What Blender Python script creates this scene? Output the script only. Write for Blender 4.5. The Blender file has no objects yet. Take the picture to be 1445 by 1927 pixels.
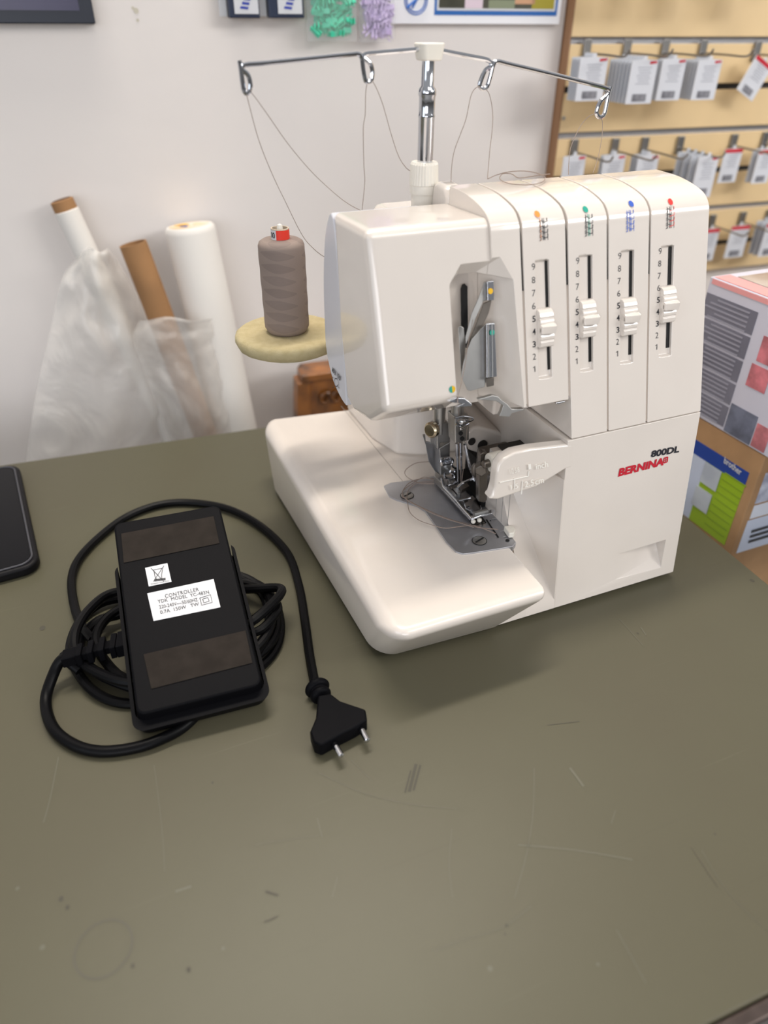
import bpy, bmesh, math, random
from mathutils import Vector, Matrix, noise as nz
random.seed(7)
K = 0.40                      # metres per modelling unit (camera height above the table)
sc = bpy.context.scene
COL = sc.collection
# ------------------------------------------------------------------ camera
R_ = ((0.92349665, -0.38358471, 0.00408712), (0.215086, 0.52659211, 0.82245897), (0.31763493, 0.75865903, -0.56880975))
F = 1335.75
CAMPOS = Vector((0, 0, 1.0))
cd = bpy.data.cameras.new('camera'); cam = bpy.data.objects.new('camera', cd); COL.objects.link(cam)
m = Matrix.Identity(4)
for i in range(3):
    m[i][0] = R_[0][i]; m[i][1] = R_[1][i]; m[i][2] = -R_[2][i]
m.translation = CAMPOS * K
cam.matrix_world = m
cd.sensor_fit = 'VERTICAL'; cd.sensor_height = 36; cd.lens = 36 * F / 1927
cd.clip_start = 0.01; cd.clip_end = 50
cd.dof.use_dof = True; cd.dof.focus_distance = 1.38 * K; cd.dof.aperture_fstop = cd.lens / 6.2
sc.camera = cam
# ------------------------------------------------------------------ world, lights, exposure
w = bpy.data.worlds.new('world'); sc.world = w; w.use_nodes = True
wn = w.node_tree; bg = wn.nodes['Background']; bg.inputs[1].default_value = 0.29
wtc = wn.nodes.new('ShaderNodeTexCoord'); wsp = wn.nodes.new('ShaderNodeSeparateXYZ'); wrp = wn.nodes.new('ShaderNodeValToRGB')
wmr = wn.nodes.new('ShaderNodeMapRange'); wmr.inputs[1].default_value = -0.6; wmr.inputs[2].default_value = 0.8
wn.links.new(wtc.outputs['Generated'], wsp.inputs[0]); wn.links.new(wsp.outputs[2], wmr.inputs[0]); wn.links.new(wmr.outputs[0], wrp.inputs[0]); wn.links.new(wrp.outputs[0], bg.inputs[0])
wrp.color_ramp.elements[0].position = .3; wrp.color_ramp.elements[0].color = (.20, .19, .18, 1); wrp.color_ramp.elements[1].position = .75; wrp.color_ramp.elements[1].color = (.96, .97, 1.0, 1)
def area(name, loc, to, sx, sy, power, col):
    l = bpy.data.lights.new(name, 'AREA'); l.shape = 'RECTANGLE'; l.size = sx; l.size_y = sy; l.energy = power; l.color = col
    o = bpy.data.objects.new(name, l); COL.objects.link(o); o.location = loc
    o.rotation_euler = (Vector(to) - Vector(loc)).to_track_quat('-Z', 'Y').to_euler(); return o
area('ceiling_lamp_front', (0.75, -0.75, 1.7), (0.6, 0.2, 0), 1.5, 0.28, 6, (1.0, 0.94, 0.88))
area('ceiling_lamp_over', (0.22, 0.86, 1.8), (0.25, 0.62, 0), 1.2, 0.15, 17.5, (1.0, 0.92, 0.82))
o_ = area('shop_window_right', (2.2, -1.05, 1.25), (0.6, 0.4, 0.3), 1.8, 0.45, 26, (0.98, 0.97, 0.95))
o_.rotation_euler = Vector((0, .75, -.5)).to_track_quat('-Z', 'Y').to_euler()
area('shop_window_left', (-2.2, -0.6, 0.9), (0.4, 0.7, 0.2), 1.2, 1.4, 7, (0.82, 0.90, 1.0))
area('fill_light_front', (-1.1, -2.1, 0.6), (0.5, 0.6, 0.2), 1.9, 0.9, 17, (0.95, 0.96, 1.0))  # unseen fill light added low in front to brighten upright faces
sc.view_settings.view_transform = 'Standard'; sc.view_settings.look = 'None'; sc.view_settings.gamma = 1
sc.view_settings.exposure = 0.55
# ------------------------------------------------------------------ pixel -> place
def ray(x, y):
    a = ((x - 722.5) / F, -(y - 963.5) / F, 1.0)
    return Vector([sum(R_[k][i] * a[k] for k in range(3)) for i in range(3)])
def onp(x, y, n, c):
    n = Vector(n); r = ray(x, y); return CAMPOS + r * ((c - n.dot(CAMPOS)) / n.dot(r))
def uz(x, y, z): return onp(x, y, (0, 0, 1), z)
def uy(x, y, Y): return onp(x, y, (0, 1, 0), Y)
def ux(x, y, X): return onp(x, y, (1, 0, 0), X)
S2 = .104 / .352; S1 = .048 / .375
UPN = (0, 1, -S2); UPC = .913 - S2 * .375
LON = (0, 1, -S1); LOC = .865
def up(x, y, off=0): return onp(x, y, UPN, UPC - off)
def lo(x, y, off=0): return onp(x, y, LON, LOC - off)
def fy(z): return .865 + S1 * z if z < .375 else .913 + S2 * (z - .375)
WA = math.radians(-4.4); WN = Vector((-math.sin(WA), math.cos(WA), 0)); WD = 2.5; WT = Vector((math.cos(WA), math.sin(WA), 0))
def uw(x, y, off=0): return onp(x, y, WN, WD - off)
def wp(s, z, off=0): return WN * (WD - off) + WT * s + Vector((0, 0, z))
def crop(x0, y0, k): return lambda x, y: (x0 + x / k, y0 + y / k)
cA = crop(780, 320, 4.016); cB = crop(1020, 320, 3.853); cC = crop(760, 760, 6.425); cD = crop(70, 920, 2.223)
cE = crop(420, 60, 3.6125); cF = crop(780, 60, 3.6125)
# ------------------------------------------------------------------ materials
def srgb(r, g, b):
    f = lambda c: (c / 255 / 12.92) if c / 255 <= .04045 else ((c / 255 + .055) / 1.055) ** 2.4
    return (f(r), f(g), f(b), 1)
def mat(name, rgb, rough=.5, metal=0, coat=0, noise=0, nscale=20, bump=0, bscale=200, rgb2=None, spec=.5, alpha=1, trans=0, sss=0):
    M = bpy.data.materials.new(name); M.use_nodes = True; nt = M.node_tree; b = nt.nodes['Principled BSDF']
    c = srgb(*rgb); b.inputs['Base Color'].default_value = c; b.inputs['Roughness'].default_value = rough
    b.inputs['Metallic'].default_value = metal; b.inputs['Coat Weight'].default_value = coat; b.inputs['Coat Roughness'].default_value = .03
    b.inputs['Specular IOR Level'].default_value = spec; b.inputs['Alpha'].default_value = alpha; b.inputs['Transmission Weight'].default_value = trans
    if sss: b.inputs['Subsurface Weight'].default_value = sss; b.inputs['Subsurface Scale'].default_value = .004
    tc = nt.nodes.new('ShaderNodeTexCoord')
    if noise or rgb2:
        n = nt.nodes.new('ShaderNodeTexNoise'); n.inputs['Scale'].default_value = nscale; n.inputs['Detail'].default_value = 6
        nt.links.new(tc.outputs['Object'], n.inputs['Vector'])
        mx = nt.nodes.new('ShaderNodeMix'); mx.data_type = 'RGBA'
        c2 = srgb(*rgb2) if rgb2 else tuple(v * (1 - noise) for v in c[:3]) + (1,)
        mx.inputs[6].default_value = c; mx.inputs[7].default_value = c2
        r = nt.nodes.new('ShaderNodeMapRange'); r.inputs[1].default_value = .35; r.inputs[2].default_value = .65
        nt.links.new(n.outputs['Fac'], r.inputs[0]); nt.links.new(r.outputs[0], mx.inputs[0]); nt.links.new(mx.outputs[2], b.inputs['Base Color'])
    if bump:
        n = nt.nodes.new('ShaderNodeTexNoise'); n.inputs['Scale'].default_value = bscale; n.inputs['Detail'].default_value = 3
        nt.links.new(tc.outputs['Object'], n.inputs['Vector'])
        bp = nt.nodes.new('ShaderNodeBump'); bp.inputs['Strength'].default_value = bump; bp.inputs['Distance'].default_value = .002
        nt.links.new(n.outputs['Fac'], bp.inputs['Height']); nt.links.new(bp.outputs[0], b.inputs['Normal'])
    return M
PL = mat('gloss_white_plastic', (226, 217, 208), .2, coat=.9, noise=.02, nscale=30)
PLB = mat('cool_white_plastic', (216, 216, 222), .25, coat=.2)
PLC = mat('cream_plastic', (230, 225, 214), .35)
STEEL = mat('brushed_steel', (190, 189, 187), .4, metal=1, noise=.12, nscale=60)
PLATE = mat('needle_plate_steel', (198, 199, 204), .5, metal=1, noise=.18, nscale=25)
CHROME = mat('chrome', (205, 207, 212), .1, metal=1)
DKST = mat('dark_steel', (124, 118, 112), .42, metal=1, noise=.2, nscale=80)
BRASS = mat('worn_screw_metal', (190, 176, 150), .25, metal=1)
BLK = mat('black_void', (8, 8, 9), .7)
INK = mat('black_print', (30, 32, 40), .5)
RED = mat('red_print', (196, 26, 48), .45)
BPL = mat('black_plastic', (12, 12, 15), .5, bump=.06, bscale=1500, spec=.06)
BRUB = mat('black_rubber_cord', (9, 9, 11), .4, spec=.12)
PADM = mat('worn_brown_rubber_pad', (48, 43, 39), .9, spec=.1, noise=.25, nscale=90)
WHT = mat('white_label', (206, 208, 212), .5)
FOAM = mat('yellowed_foam', (196, 182, 142), .95, nscale=160, bump=.4, bscale=1500, rgb2=(186, 171, 130))
CARD = mat('cardboard', (176, 138, 98), .8, noise=.12, nscale=40)
CARD2 = mat('brown_cardboard_tube', (160, 118, 76), .7, noise=.15, nscale=30)
PAPER = mat('white_roll_paper', (224, 220, 214), .7)
WALLM = mat('painted_wall', (224, 218, 214), .75, bump=.25, bscale=25)
YEL = mat('yellow_mark', (236, 184, 20), .4); TEAL = mat('teal_mark', (40, 160, 140), .4); ORG = mat('orange_mark', (245, 150, 70), .4)
BLU = mat('blue_mark', (60, 96, 190), .4); REDM = mat('red_mark', (230, 60, 56), .4)
THR = mat('grey_brown_thread', (146, 130, 120), .9)
# table top: olive linoleum with faint streaky wear
TABLE = mat('olive_table_top', (91, 89, 71), .42, noise=.0, nscale=3, rgb2=(88, 84, 68), bump=.05, bscale=60, spec=.3)
SCR = mat('pale_scratch', (97, 95, 80), .5); SCD = mat('dark_scuff', (70, 67, 56), .6)
def streak(M, depth):
    nt = M.node_tree; b = nt.nodes['Principled BSDF']; src = b.inputs['Base Color'].links[0].from_socket
    for rot, sc_, c in ((.4, (3, 160, 1), (120, 117, 98)), (1.9, (2, 120, 1), (74, 71, 58))):
        tc = nt.nodes.new('ShaderNodeTexCoord'); mp = nt.nodes.new('ShaderNodeMapping'); mp.inputs['Rotation'].default_value = (0, 0, rot); mp.inputs['Scale'].default_value = sc_
        n = nt.nodes.new('ShaderNodeTexNoise'); n.inputs['Scale'].default_value = 2.2; n.inputs['Detail'].default_value = 2
        r = nt.nodes.new('ShaderNodeMapRange'); r.inputs[1].default_value = .70; r.inputs[2].default_value = .80; r.inputs[4].default_value = depth
        mx = nt.nodes.new('ShaderNodeMix'); mx.data_type = 'RGBA'; mx.inputs[7].default_value = srgb(*c)
        nt.links.new(tc.outputs['Object'], mp.inputs[0]); nt.links.new(mp.outputs[0], n.inputs['Vector']); nt.links.new(n.outputs['Fac'], r.inputs[0])
        nt.links.new(r.outputs[0], mx.inputs[0]); nt.links.new(src, mx.inputs[6]); src = mx.outputs[2]
    nt.links.new(src, b.inputs['Base Color'])
streak(TABLE, .2)
# ------------------------------------------------------------------ mesh helpers
def NB(): return bmesh.new()
def box(bm, a, b):
    v = [bm.verts.new((x, y, z)) for x in (a[0], b[0]) for y in (a[1], b[1]) for z in (a[2], b[2])]
    for f in ((0, 1, 3, 2), (4, 6, 7, 5), (0, 4, 5, 1), (2, 3, 7, 6), (0, 2, 6, 4), (1, 5, 7, 3)): bm.faces.new([v[i] for i in f])
    return bm
def loft(bm, A, B):
    """closed solid between two equal-length loops"""
    va = [bm.verts.new(p) for p in A]; vb = [bm.verts.new(p) for p in B]; n = len(A)
    bm.faces.new(va); bm.faces.new(vb[::-1])
    for i in range(n): bm.faces.new((va[i], vb[i], vb[(i + 1) % n], va[(i + 1) % n]))
    return bm
def prism_x(bm, yz, x0, x1): return loft(bm, [(x0, y, z) for y, z in yz], [(x1, y, z) for y, z in yz])
def prism_z(bm, xy, z0, z1): return loft(bm, [(x, y, z0) for x, y in xy], [(x, y, z1) for x, y in xy])
def slab(bm, pts, d):
    """polygon given by 3-D points, pushed along vector d"""
    d = Vector(d); return loft(bm, [Vector(p) for p in pts], [Vector(p) + d for p in pts])
def cat(pts, n=6, closed=False):
    P = [Vector(p) for p in pts]; out = []; N = len(P)
    rng = range(N) if closed else range(N - 1)
    for i in rng:
        if closed: p0, p1, p2, p3 = P[i - 1], P[i], P[(i + 1) % N], P[(i + 2) % N]
        else: p0, p1, p2, p3 = P[max(i - 1, 0)], P[i], P[i + 1], P[min(i + 2, N - 1)]
        for k in range(n):
            t = k / n
            out.append(.5 * ((2 * p1) + (p2 - p0) * t + (2 * p0 - 5 * p1 + 4 * p2 - p3) * t * t + (3 * p1 - p0 - 3 * p2 + p3) * t ** 3))
    if not closed: out.append(P[-1])
    return out
def tube(bm, pts, r, seg=8, r2=None, cap=True):
    P = [Vector(p) for p in pts]; rings = []; up_ = None
    for i, p in enumerate(P):
        t = (P[min(i + 1, len(P) - 1)] - P[max(i - 1, 0)])
        if t.length < 1e-9: t = Vector((0, 0, 1))
        t.normalize()
        if up_ is None: up_ = t.orthogonal().normalized()
        else:
            up_ = up_ - t * up_.dot(t)
            up_ = up_.normalized() if up_.length > 1e-6 else t.orthogonal().normalized()
        s = t.cross(up_); rr = r if r2 is None else r + (r2 - r) * i / (len(P) - 1)
        if callable(r): rr = r(i / (len(P) - 1))
        rings.append([bm.verts.new(p + (up_ * math.cos(a) + s * math.sin(a)) * rr) for a in (2 * math.pi * k / seg for k in range(seg))])
    for A, B in zip(rings, rings[1:]):
        for k in range(seg): bm.faces.new((A[k], A[(k + 1) % seg], B[(k + 1) % seg], B[k]))
    if cap: bm.faces.new(rings[0][::-1]); bm.faces.new(rings[-1])
    return bm
def lathe(bm, prof, org, axis=(0, 0, 1), seg=32):
    """prof: (radius, height) list"""
    ax = Vector(axis).normalized(); u = ax.orthogonal().normalized(); v = ax.cross(u); org = Vector(org); rings = []
    for r, h in prof:
        if r < 1e-6: rings.append([bm.verts.new(org + ax * h)])
        else: rings.append([bm.verts.new(org + ax * h + (u * math.cos(a) + v * math.sin(a)) * r) for a in (2 * math.pi * k / seg for k in range(seg))])
    for A, B in zip(rings, rings[1:]):
        for k in range(seg):
            k2 = (k + 1) % seg
            if len(A) == 1 and len(B) == 1: continue
            if len(A) == 1: bm.faces.new((A[0], B[k2], B[k]))
            elif len(B) == 1: bm.faces.new((A[k], A[k2], B[0]))
            else: bm.faces.new((A[k], A[k2], B[k2], B[k]))
    for Rg, fl in ((rings[0], True), (rings[-1], False)):
        if len(Rg) > 1: bm.faces.new(Rg[::-1] if fl else Rg)
    return bm
def cyl(bm, p0, p1, r, seg=24):
    p0 = Vector(p0); p1 = Vector(p1); return lathe(bm, [(r, 0), (r, (p1 - p0).length)], p0, p1 - p0, seg)
def ball(bm, c, r, seg=16, sq=(1, 1, 1)):
    res = bmesh.ops.create_uvsphere(bm, u_segments=seg, v_segments=seg // 2, radius=r)
    for v in res['verts']: v.co = Vector((v.co.x * sq[0], v.co.y * sq[1], v.co.z * sq[2])) + Vector(c)
    return bm
def rrect(w, h, r, n=6, cx=0, cy=0):
    out = []
    for sx, sy, a0 in ((1, 1, 0), (-1, 1, 90), (-1, -1, 180), (1, -1, 270)):
        for k in range(n + 1):
            a = math.radians(a0 + 90 * k / n); out.append((cx + sx * (w / 2 - r) + r * math.cos(a), cy + sy * (h / 2 - r) + r * math.sin(a)))
    return out
def tomesh(bm, name):
    me = bpy.data.meshes.new(name); bmesh.ops.recalc_face_normals(bm, faces=bm.faces); bm.to_mesh(me); return me
def cut(bm, *cutters):
    """boolean difference, applied straight away"""
    for c in cutters:
        a = bpy.data.objects.new('a', tomesh(bm, 'a')); b = bpy.data.objects.new('b', tomesh(c, 'b')); COL.objects.link(a); COL.objects.link(b)
        md = a.modifiers.new('m', 'BOOLEAN'); md.operation = 'DIFFERENCE'; md.object = b; md.solver = 'EXACT'
        dg = bpy.context.evaluated_depsgraph_get(); dg.update()
        me = bpy.data.meshes.new_from_object(a.evaluated_get(dg)); bm = bmesh.new(); bm.from_mesh(me)
        for o in (a, b): d = o.data; bpy.data.objects.remove(o); bpy.data.meshes.remove(d)
        bpy.data.meshes.remove(me)
    bmesh.ops.remove_doubles(bm, verts=bm.verts, dist=1e-5); bmesh.ops.dissolve_degenerate(bm, edges=bm.edges, dist=1e-5)
    return bm
def root(o):
    while o.parent: o = o.parent
    return o
def obj(name, bm, mt, parent=None, bevel=0, seg=3, loc=None, sub=0, smooth=35):
    """links a mesh built in modelling units; under a parent it becomes its part"""
    bmesh.ops.recalc_face_normals(bm, faces=bm.faces)
    o0 = Vector(root(parent).location) if parent else (Vector(loc) * K if loc is not None else None)
    if o0 is None:
        xs = [v.co for v in bm.verts]; o0 = Vector(((min(c.x for c in xs) + max(c.x for c in xs)) / 2, (min(c.y for c in xs) + max(c.y for c in xs)) / 2, min(c.z for c in xs))) * K
    for v in bm.verts: v.co = v.co * K - o0
    for e in bm.edges:
        if len(e.link_faces) == 2 and e.calc_face_angle(0) > math.radians(smooth): e.smooth = False
    for f in bm.faces: f.smooth = True
    me = bpy.data.meshes.new(name); bm.to_mesh(me); bm.free(); me.materials.append(mt)
    o = bpy.data.objects.new(name, me); COL.objects.link(o)
    if parent: o.parent = parent
    else: o.location = o0
    if bevel:
        md = o.modifiers.new('bevel', 'BEVEL'); md.width = bevel * K; md.segments = seg; md.limit_method = 'ANGLE'; md.angle_limit = math.radians(smooth); md.harden_normals = True
    return o
def thing(name, label, cat_, at, group=None):
    o = bpy.data.objects.new(name, None); COL.objects.link(o); o.location = Vector(at) * K; o.empty_display_size = .02
    return tag(o, label, cat_, group)
def tag(o, label, cat_, group=None):
    o['label'] = label; o['category'] = cat_
    if group: o['group'] = group
    return o
def struct(o): o['kind'] = 'structure'; return o
def text_bm(txt, bold=0, space=1.0, shear=0):
    c = bpy.data.curves.new('t', 'FONT'); c.body = txt; c.size = 1; c.offset = bold; c.extrude = 0; c.resolution_u = 3; c.space_character = space; c.shear = shear
    o = bpy.data.objects.new('t', c); COL.objects.link(o); dg = bpy.context.evaluated_depsgraph_get(); dg.update()
    me = bpy.data.meshes.new_from_object(o.evaluated_get(dg)); bm = bmesh.new(); bm.from_mesh(me)
    bpy.data.objects.remove(o); bpy.data.curves.remove(c); bpy.data.meshes.remove(me); return bm
def text_on(bm, txt, O, U, V, bold=0, space=1.0, shear=0, thick=.0006, capheight=True):
    """fits the text in the parallelogram O, O+U, O+V and adds it to bm"""
    O, U, V = Vector(O), Vector(U), Vector(V); t = text_bm(txt, bold, space, shear)
    xs = [v.co.x for v in t.verts]; ys = [v.co.y for v in t.verts]; x0, x1, y0, y1 = min(xs), max(xs), min(ys), max(ys)
    n = U.cross(V).normalized() * thick; mp = {}
    for v in t.verts: mp[v] = bm.verts.new(O + U * ((v.co.x - x0) / (x1 - x0)) + V * ((v.co.y - y0) / (y1 - y0)) + n)
    for f in t.faces:
        try: bm.faces.new([mp[v] for v in f.verts])
        except ValueError: pass
    t.free(); return bm
def ribbon(bm, pts, w, n, lift=.0006):
    """flat printed line of width w following pts on a surface with normal n"""
    n = Vector(n).normalized(); P = [Vector(p) for p in pts]; L = []
    for i, p in enumerate(P):
        t = (P[min(i + 1, len(P) - 1)] - P[max(i - 1, 0)]).normalized(); s = n.cross(t) * w / 2
        L.append((bm.verts.new(p + s + n * lift), bm.verts.new(p - s + n * lift)))
    for a, b in zip(L, L[1:]): bm.faces.new((a[0], b[0], b[1], a[1]))
    return bm
def disc(bm, c, n, r, lift=.0006, seg=20, sq=1.0, a0=0, a1=360):
    n = Vector(n).normalized(); u = Vector((0, 0, 1)); u = (u - n * u.dot(n))
    if u.length < 1e-3: u = Vector((1, 0, 0))
    u.normalize(); v = n.cross(u); c = Vector(c) + n * lift
    full = a1 - a0 == 360; k = seg if full else seg + 1
    bm.faces.new([bm.verts.new(c + (u * math.cos(a) * sq + v * math.sin(a)) * r) for a in (math.radians(a0 + (a1 - a0) * i / seg) for i in range(k))]); return bm

# ================================================================== SETTING
struct(obj('wall_back', slab(NB(), [wp(-8, -1.9), wp(8, -1.9), wp(8, 5), wp(-8, 5)], WN * .2), WALLM))
fl = NB(); box(fl, (-8, -8, -2.0), (8, 3.2, -1.9)); struct(obj('floor', fl, mat('pale_floor', (170, 168, 165), .4, noise=.08, nscale=5)))
bl = (-.325, 1.938); br = (.403, 1.882); sl = (br[1] - bl[1]) / (br[0] - bl[0])
RX = lambda y: 1.2402 + (y - 1.0391) * .0558
BR = (1.283, 1.82); BY = 1.938 - (-.325) * 0
def backy(x): return bl[1] + (x - bl[0]) * sl
def fronty(x): return .1737 + (x - .508) * (-.0029 / .0873)
xb = 1.28
TP = [(-1.6, backy(-1.6)), (RX(1.82), backy(RX(1.82))), (RX(.15), fronty(RX(.15))), (-1.6, fronty(-1.6))]
tb = thing('work_table', 'large table with a scratched olive-green top carrying the sewing machine', 'table', (0, 1.0, -1.9))
top = obj('table_top', prism_z(NB(), TP, -.06, 0), TABLE, tb, bevel=.006)
rim = NB(); d_ = .02
box_pts = [(-1.6, fronty(-1.6)), (RX(.15) + .0, fronty(RX(.15)))]
slab(rim, [(-1.6, fronty(-1.6) - d_, -.065), (RX(.15), fronty(RX(.15)) - d_, -.065), (RX(.15), fronty(RX(.15)) - d_, .002), (-1.6, fronty(-1.6) - d_, .002)], (0, d_, 0))
obj('metal_edge', rim, mat('worn_metal_edge', (98, 88, 84), .4, metal=1, noise=.3, nscale=60), tb, bevel=.005)
for x, y in ((-1.45, .3), (1.1, .3), (-1.45, 1.75), (1.1, 1.7)):
    obj('leg', box(NB(), (x - .05, y - .05, -1.9), (x + .05, y + .05, -.06)), DKST, tb, bevel=.008)
# scratches and scuffs on the top
ZN = (0, 0, 1)
def tl(*q): return [uz(x, y, 0) for x, y in q]
for q, wd in (([(1005, 1445), (1003, 1530), (990, 1610), (968, 1690)], .0014), ([(815, 1790), (870, 1770), (945, 1745), (1000, 1705)], .0014), ([(110, 1425), (95, 1500), (82, 1548)], .0022),
              ([(600, 1455), (690, 1495), (780, 1515), (860, 1522)], .0013), ([(850, 1560), (845, 1630), (852, 1690)], .001), ([(330, 1678), (360, 1668)], .005), ([(597, 1540), (606, 1575)], .0015),
              ([(975, 1590), (1080, 1600), (1190, 1618)], .003), ([(1320, 1600), (1370, 1680), (1440, 1750)], .0012), ([(1150, 1550), (1158, 1525)], .0015), ([(1072, 1445), (1098, 1480)], .006),
              ([(635, 1650), (625, 1690)], .0012), ([(480, 1590), (600, 1572)], .0012), ([(1165, 1165), (1210, 1215)], .002), ([(1205, 1180), (1215, 1195)], .003), ([(1160, 1750), (1215, 1850)], .0018),
              ([(290, 1440), (305, 1560), (310, 1640)], .001), ([(660, 1430), (700, 1470)], .001)):
    obj('scratch', ribbon(NB(), cat(tl(*q), 5), wd * .7, ZN, .0004), SCR, tb)
for x, y, r in ((33, 1672, .005), (80, 1783, .006), (922, 1823, .006), (420, 1785, .004), (1125, 1815, .004)): obj('pale_spot', disc(NB(), uz(x, y, 0), ZN, r * .6, .0004, 9), SCR, tb)
for q, wd in (([(783, 1438), (770, 1490)], .006), ([(791, 1440), (778, 1488)], .004), ([(773, 1450), (762, 1492)], .003), ([(497, 1735), (510, 1731), (523, 1724)], .0028), ([(500, 1678), (524, 1685)], .004),
              ([(1030, 1365), (1090, 1358)], .0016), ([(1300, 1595), (1350, 1670)], .001)):
    obj('scuff_mark', ribbon(NB(), cat(tl(*q), 4), wd * .8, ZN, .0004), SCD, tb)
for x, y, r in ((115, 1692, .007), (127, 1708, .006), (953, 1742, .004), (950, 1758, .003), (355, 1825, .006), (250, 1818, .005), (1345, 1570, .003), (80, 1182, .012), (1200, 1192, .004), (1415, 1093, .010), (400, 1473, .004)): obj('dark_spot', disc(NB(), uz(x, y, 0), ZN, r * .6, .0005, 9, .8), SCD, tb)
c0 = uz(195, 1785, 0)
ring = NB(); ribbon(ring, [c0 + Vector((math.cos(a) * .036, math.sin(a) * .036, 0)) for a in (2 * math.pi * k / 32 for k in range(33))], .003, ZN, .0004)
obj('ring_stain', ring, mat('ring_stain', (80, 77, 64), .5), tb)

# ================================================================== OVERLOCK MACHINE
M = thing('overlock_machine', 'white four-thread overlock sewing machine standing on the olive table', 'sewing machine', (.7, 1.15, 0))
# --- bed: the free cloth plate with rounded front, undercut towards the base
zt = .16
bed = NB()
loft(bed, [(.352, .872, .012), (.603, .862, .012), (.603, 1.55, .012), (.328, 1.55, .012)], [(.336, .765, zt), (.648, .768, zt), (.672, 1.60, zt), (.336, 1.64, zt)])
bm = bed
def edges_of(bm, test): return [e for e in bm.edges if test(e.verts[0].co, e.verts[1].co)]
bmesh.ops.bevel(bm, geom=edges_of(bm, lambda a, b: (a.z > .15) != (b.z > .15) and min(a.x, b.x) < .4), offset=.042, segments=8, affect='EDGES', profile=.5)
bmesh.ops.recalc_face_normals(bm, faces=bm.faces)
tops = [e for e in bm.edges if e.verts[0].co.z > .159 and e.verts[1].co.z > .159 and not (e.verts[0].co.x > .6 and e.verts[1].co.x > .6)]
bmesh.ops.bevel(bm, geom=tops, offset=.030, segments=8, affect='EDGES', profile=.5, clamp_overlap=True)
obj('cloth_plate', bm, PL, M, bevel=.008, smooth=50)
obj('seam', box(NB(), (.5531, 1.215, .1595), (.5541, 1.62, .1602)), mat('seam_shadow_gap', (140, 132, 124), .8), M)
# bed to the right of the seam, running under the foot back to the column
bb = box(NB(), (.60, 1.0, .012), (.76, 1.6, .157)); obj('bed', bb, PL, M)
# --- needle plate
pq = [(722, 914), (735, 908), (775, 903), (830, 893), (880, 900), (905, 915), (927, 958), (965, 1012), (971, 1020), (965, 1028), (890, 1040), (872, 1042), (858, 1038), (840, 1020), (815, 983), (800, 962), (785, 952), (745, 940), (733, 934)]
npl = NB(); prism_z(npl, [uz(x, y, zt + .003)[:2] for x, y in pq], .150, zt + .003); needle_plate = obj('needle_plate', npl, PLATE, M, bevel=.0012, seg=2)
for x, y in ((766, 932), (902, 1017)):
    c = uz(x, y, zt + .004); s = NB(); lathe(s, [(.0135, 0), (.0135, .0012), (.0118, .0018), (0, .0018)], c - Vector((0, 0, .001)), seg=28)
    so = obj('plate_screw', s, STEEL, needle_plate)
    s = NB(); ribbon(s, [c + Vector((-.011, -.004, .001)), c + Vector((.011, .004, .001))], .003, ZN); 
    lathe(s, [(.0150, 0), (.0150, .0004), (.0136, .0004), (.0136, 0)], c - Vector((0, 0, .0006)), seg=28); obj('screw_slot', s, BLK, so)
g = NB()
for q in (((885, 975), (893, 988), .010), ((903, 972), (912, 985), .008), ((915, 978), (938, 1012), .003), ((890, 962), (905, 980), .006)):
    ribbon(g, [uz(*q[0], zt + .0034), uz(*q[1], zt + .0034)], q[2], ZN)
disc(g, uz(955, 1017, zt + .0034), ZN, .004); disc(g, uz(923, 980, zt + .0034), ZN, .0015)
obj('feed_slots', g, BLK, needle_plate)
g = NB()
for q in (((921, 966), (930, 965)), ((926, 977), (934, 976)), ((946, 1011), (954, 1009)), ((941, 1000), (948, 999))): ribbon(g, [uz(*q[0], zt + .0036), uz(*q[1], zt + .0036)], .0016, ZN)
obj('seam_guide_marks', g, WHT, needle_plate)
fd = NB()
for a, b in (((884, 970), (899, 990)), ((898, 968), (911, 986)), ((890, 972), (903, 988))):
    pa, pb = uz(*a, zt + .006), uz(*b, zt + .006)
    for k in range(7):
        c = pa.lerp(pb, k / 6); box(fd, c - Vector((.003, .0014, .004)), c + Vector((.003, .0014, .001)))
obj('feed_dogs', fd, DKST, M)
# --- lower body
zs = .377
def L(x, z): return (x, fy(z), z)
lowp = [(fy(.012), .012), (fy(zs), zs), (1.50, zs), (1.50, .012)]
lb = prism_x(NB(), lowp, .742, 1.049)
wedge = NB()
A1, A2, A3, A4 = lo(1253, 1016), lo(1243, 1069), lo(1153, 1093), lo(1160, 1044)
dn = Vector((0, .04, 0)); fo = Vector((0, -.05, 0))
e_ = Vector((0, -.0012, 0)); v = [wedge.verts.new(p) for p in (A1 + e_, A2 + e_, A3 + e_, A4 + e_, A1 + dn, A2 + dn * .5 + Vector((-.012, 0, .018)))]
bmesh.ops.convex_hull(wedge, input=wedge.verts)
obj('lower_body', cut(lb, wedge), PL, M, bevel=.007, seg=4)
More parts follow.
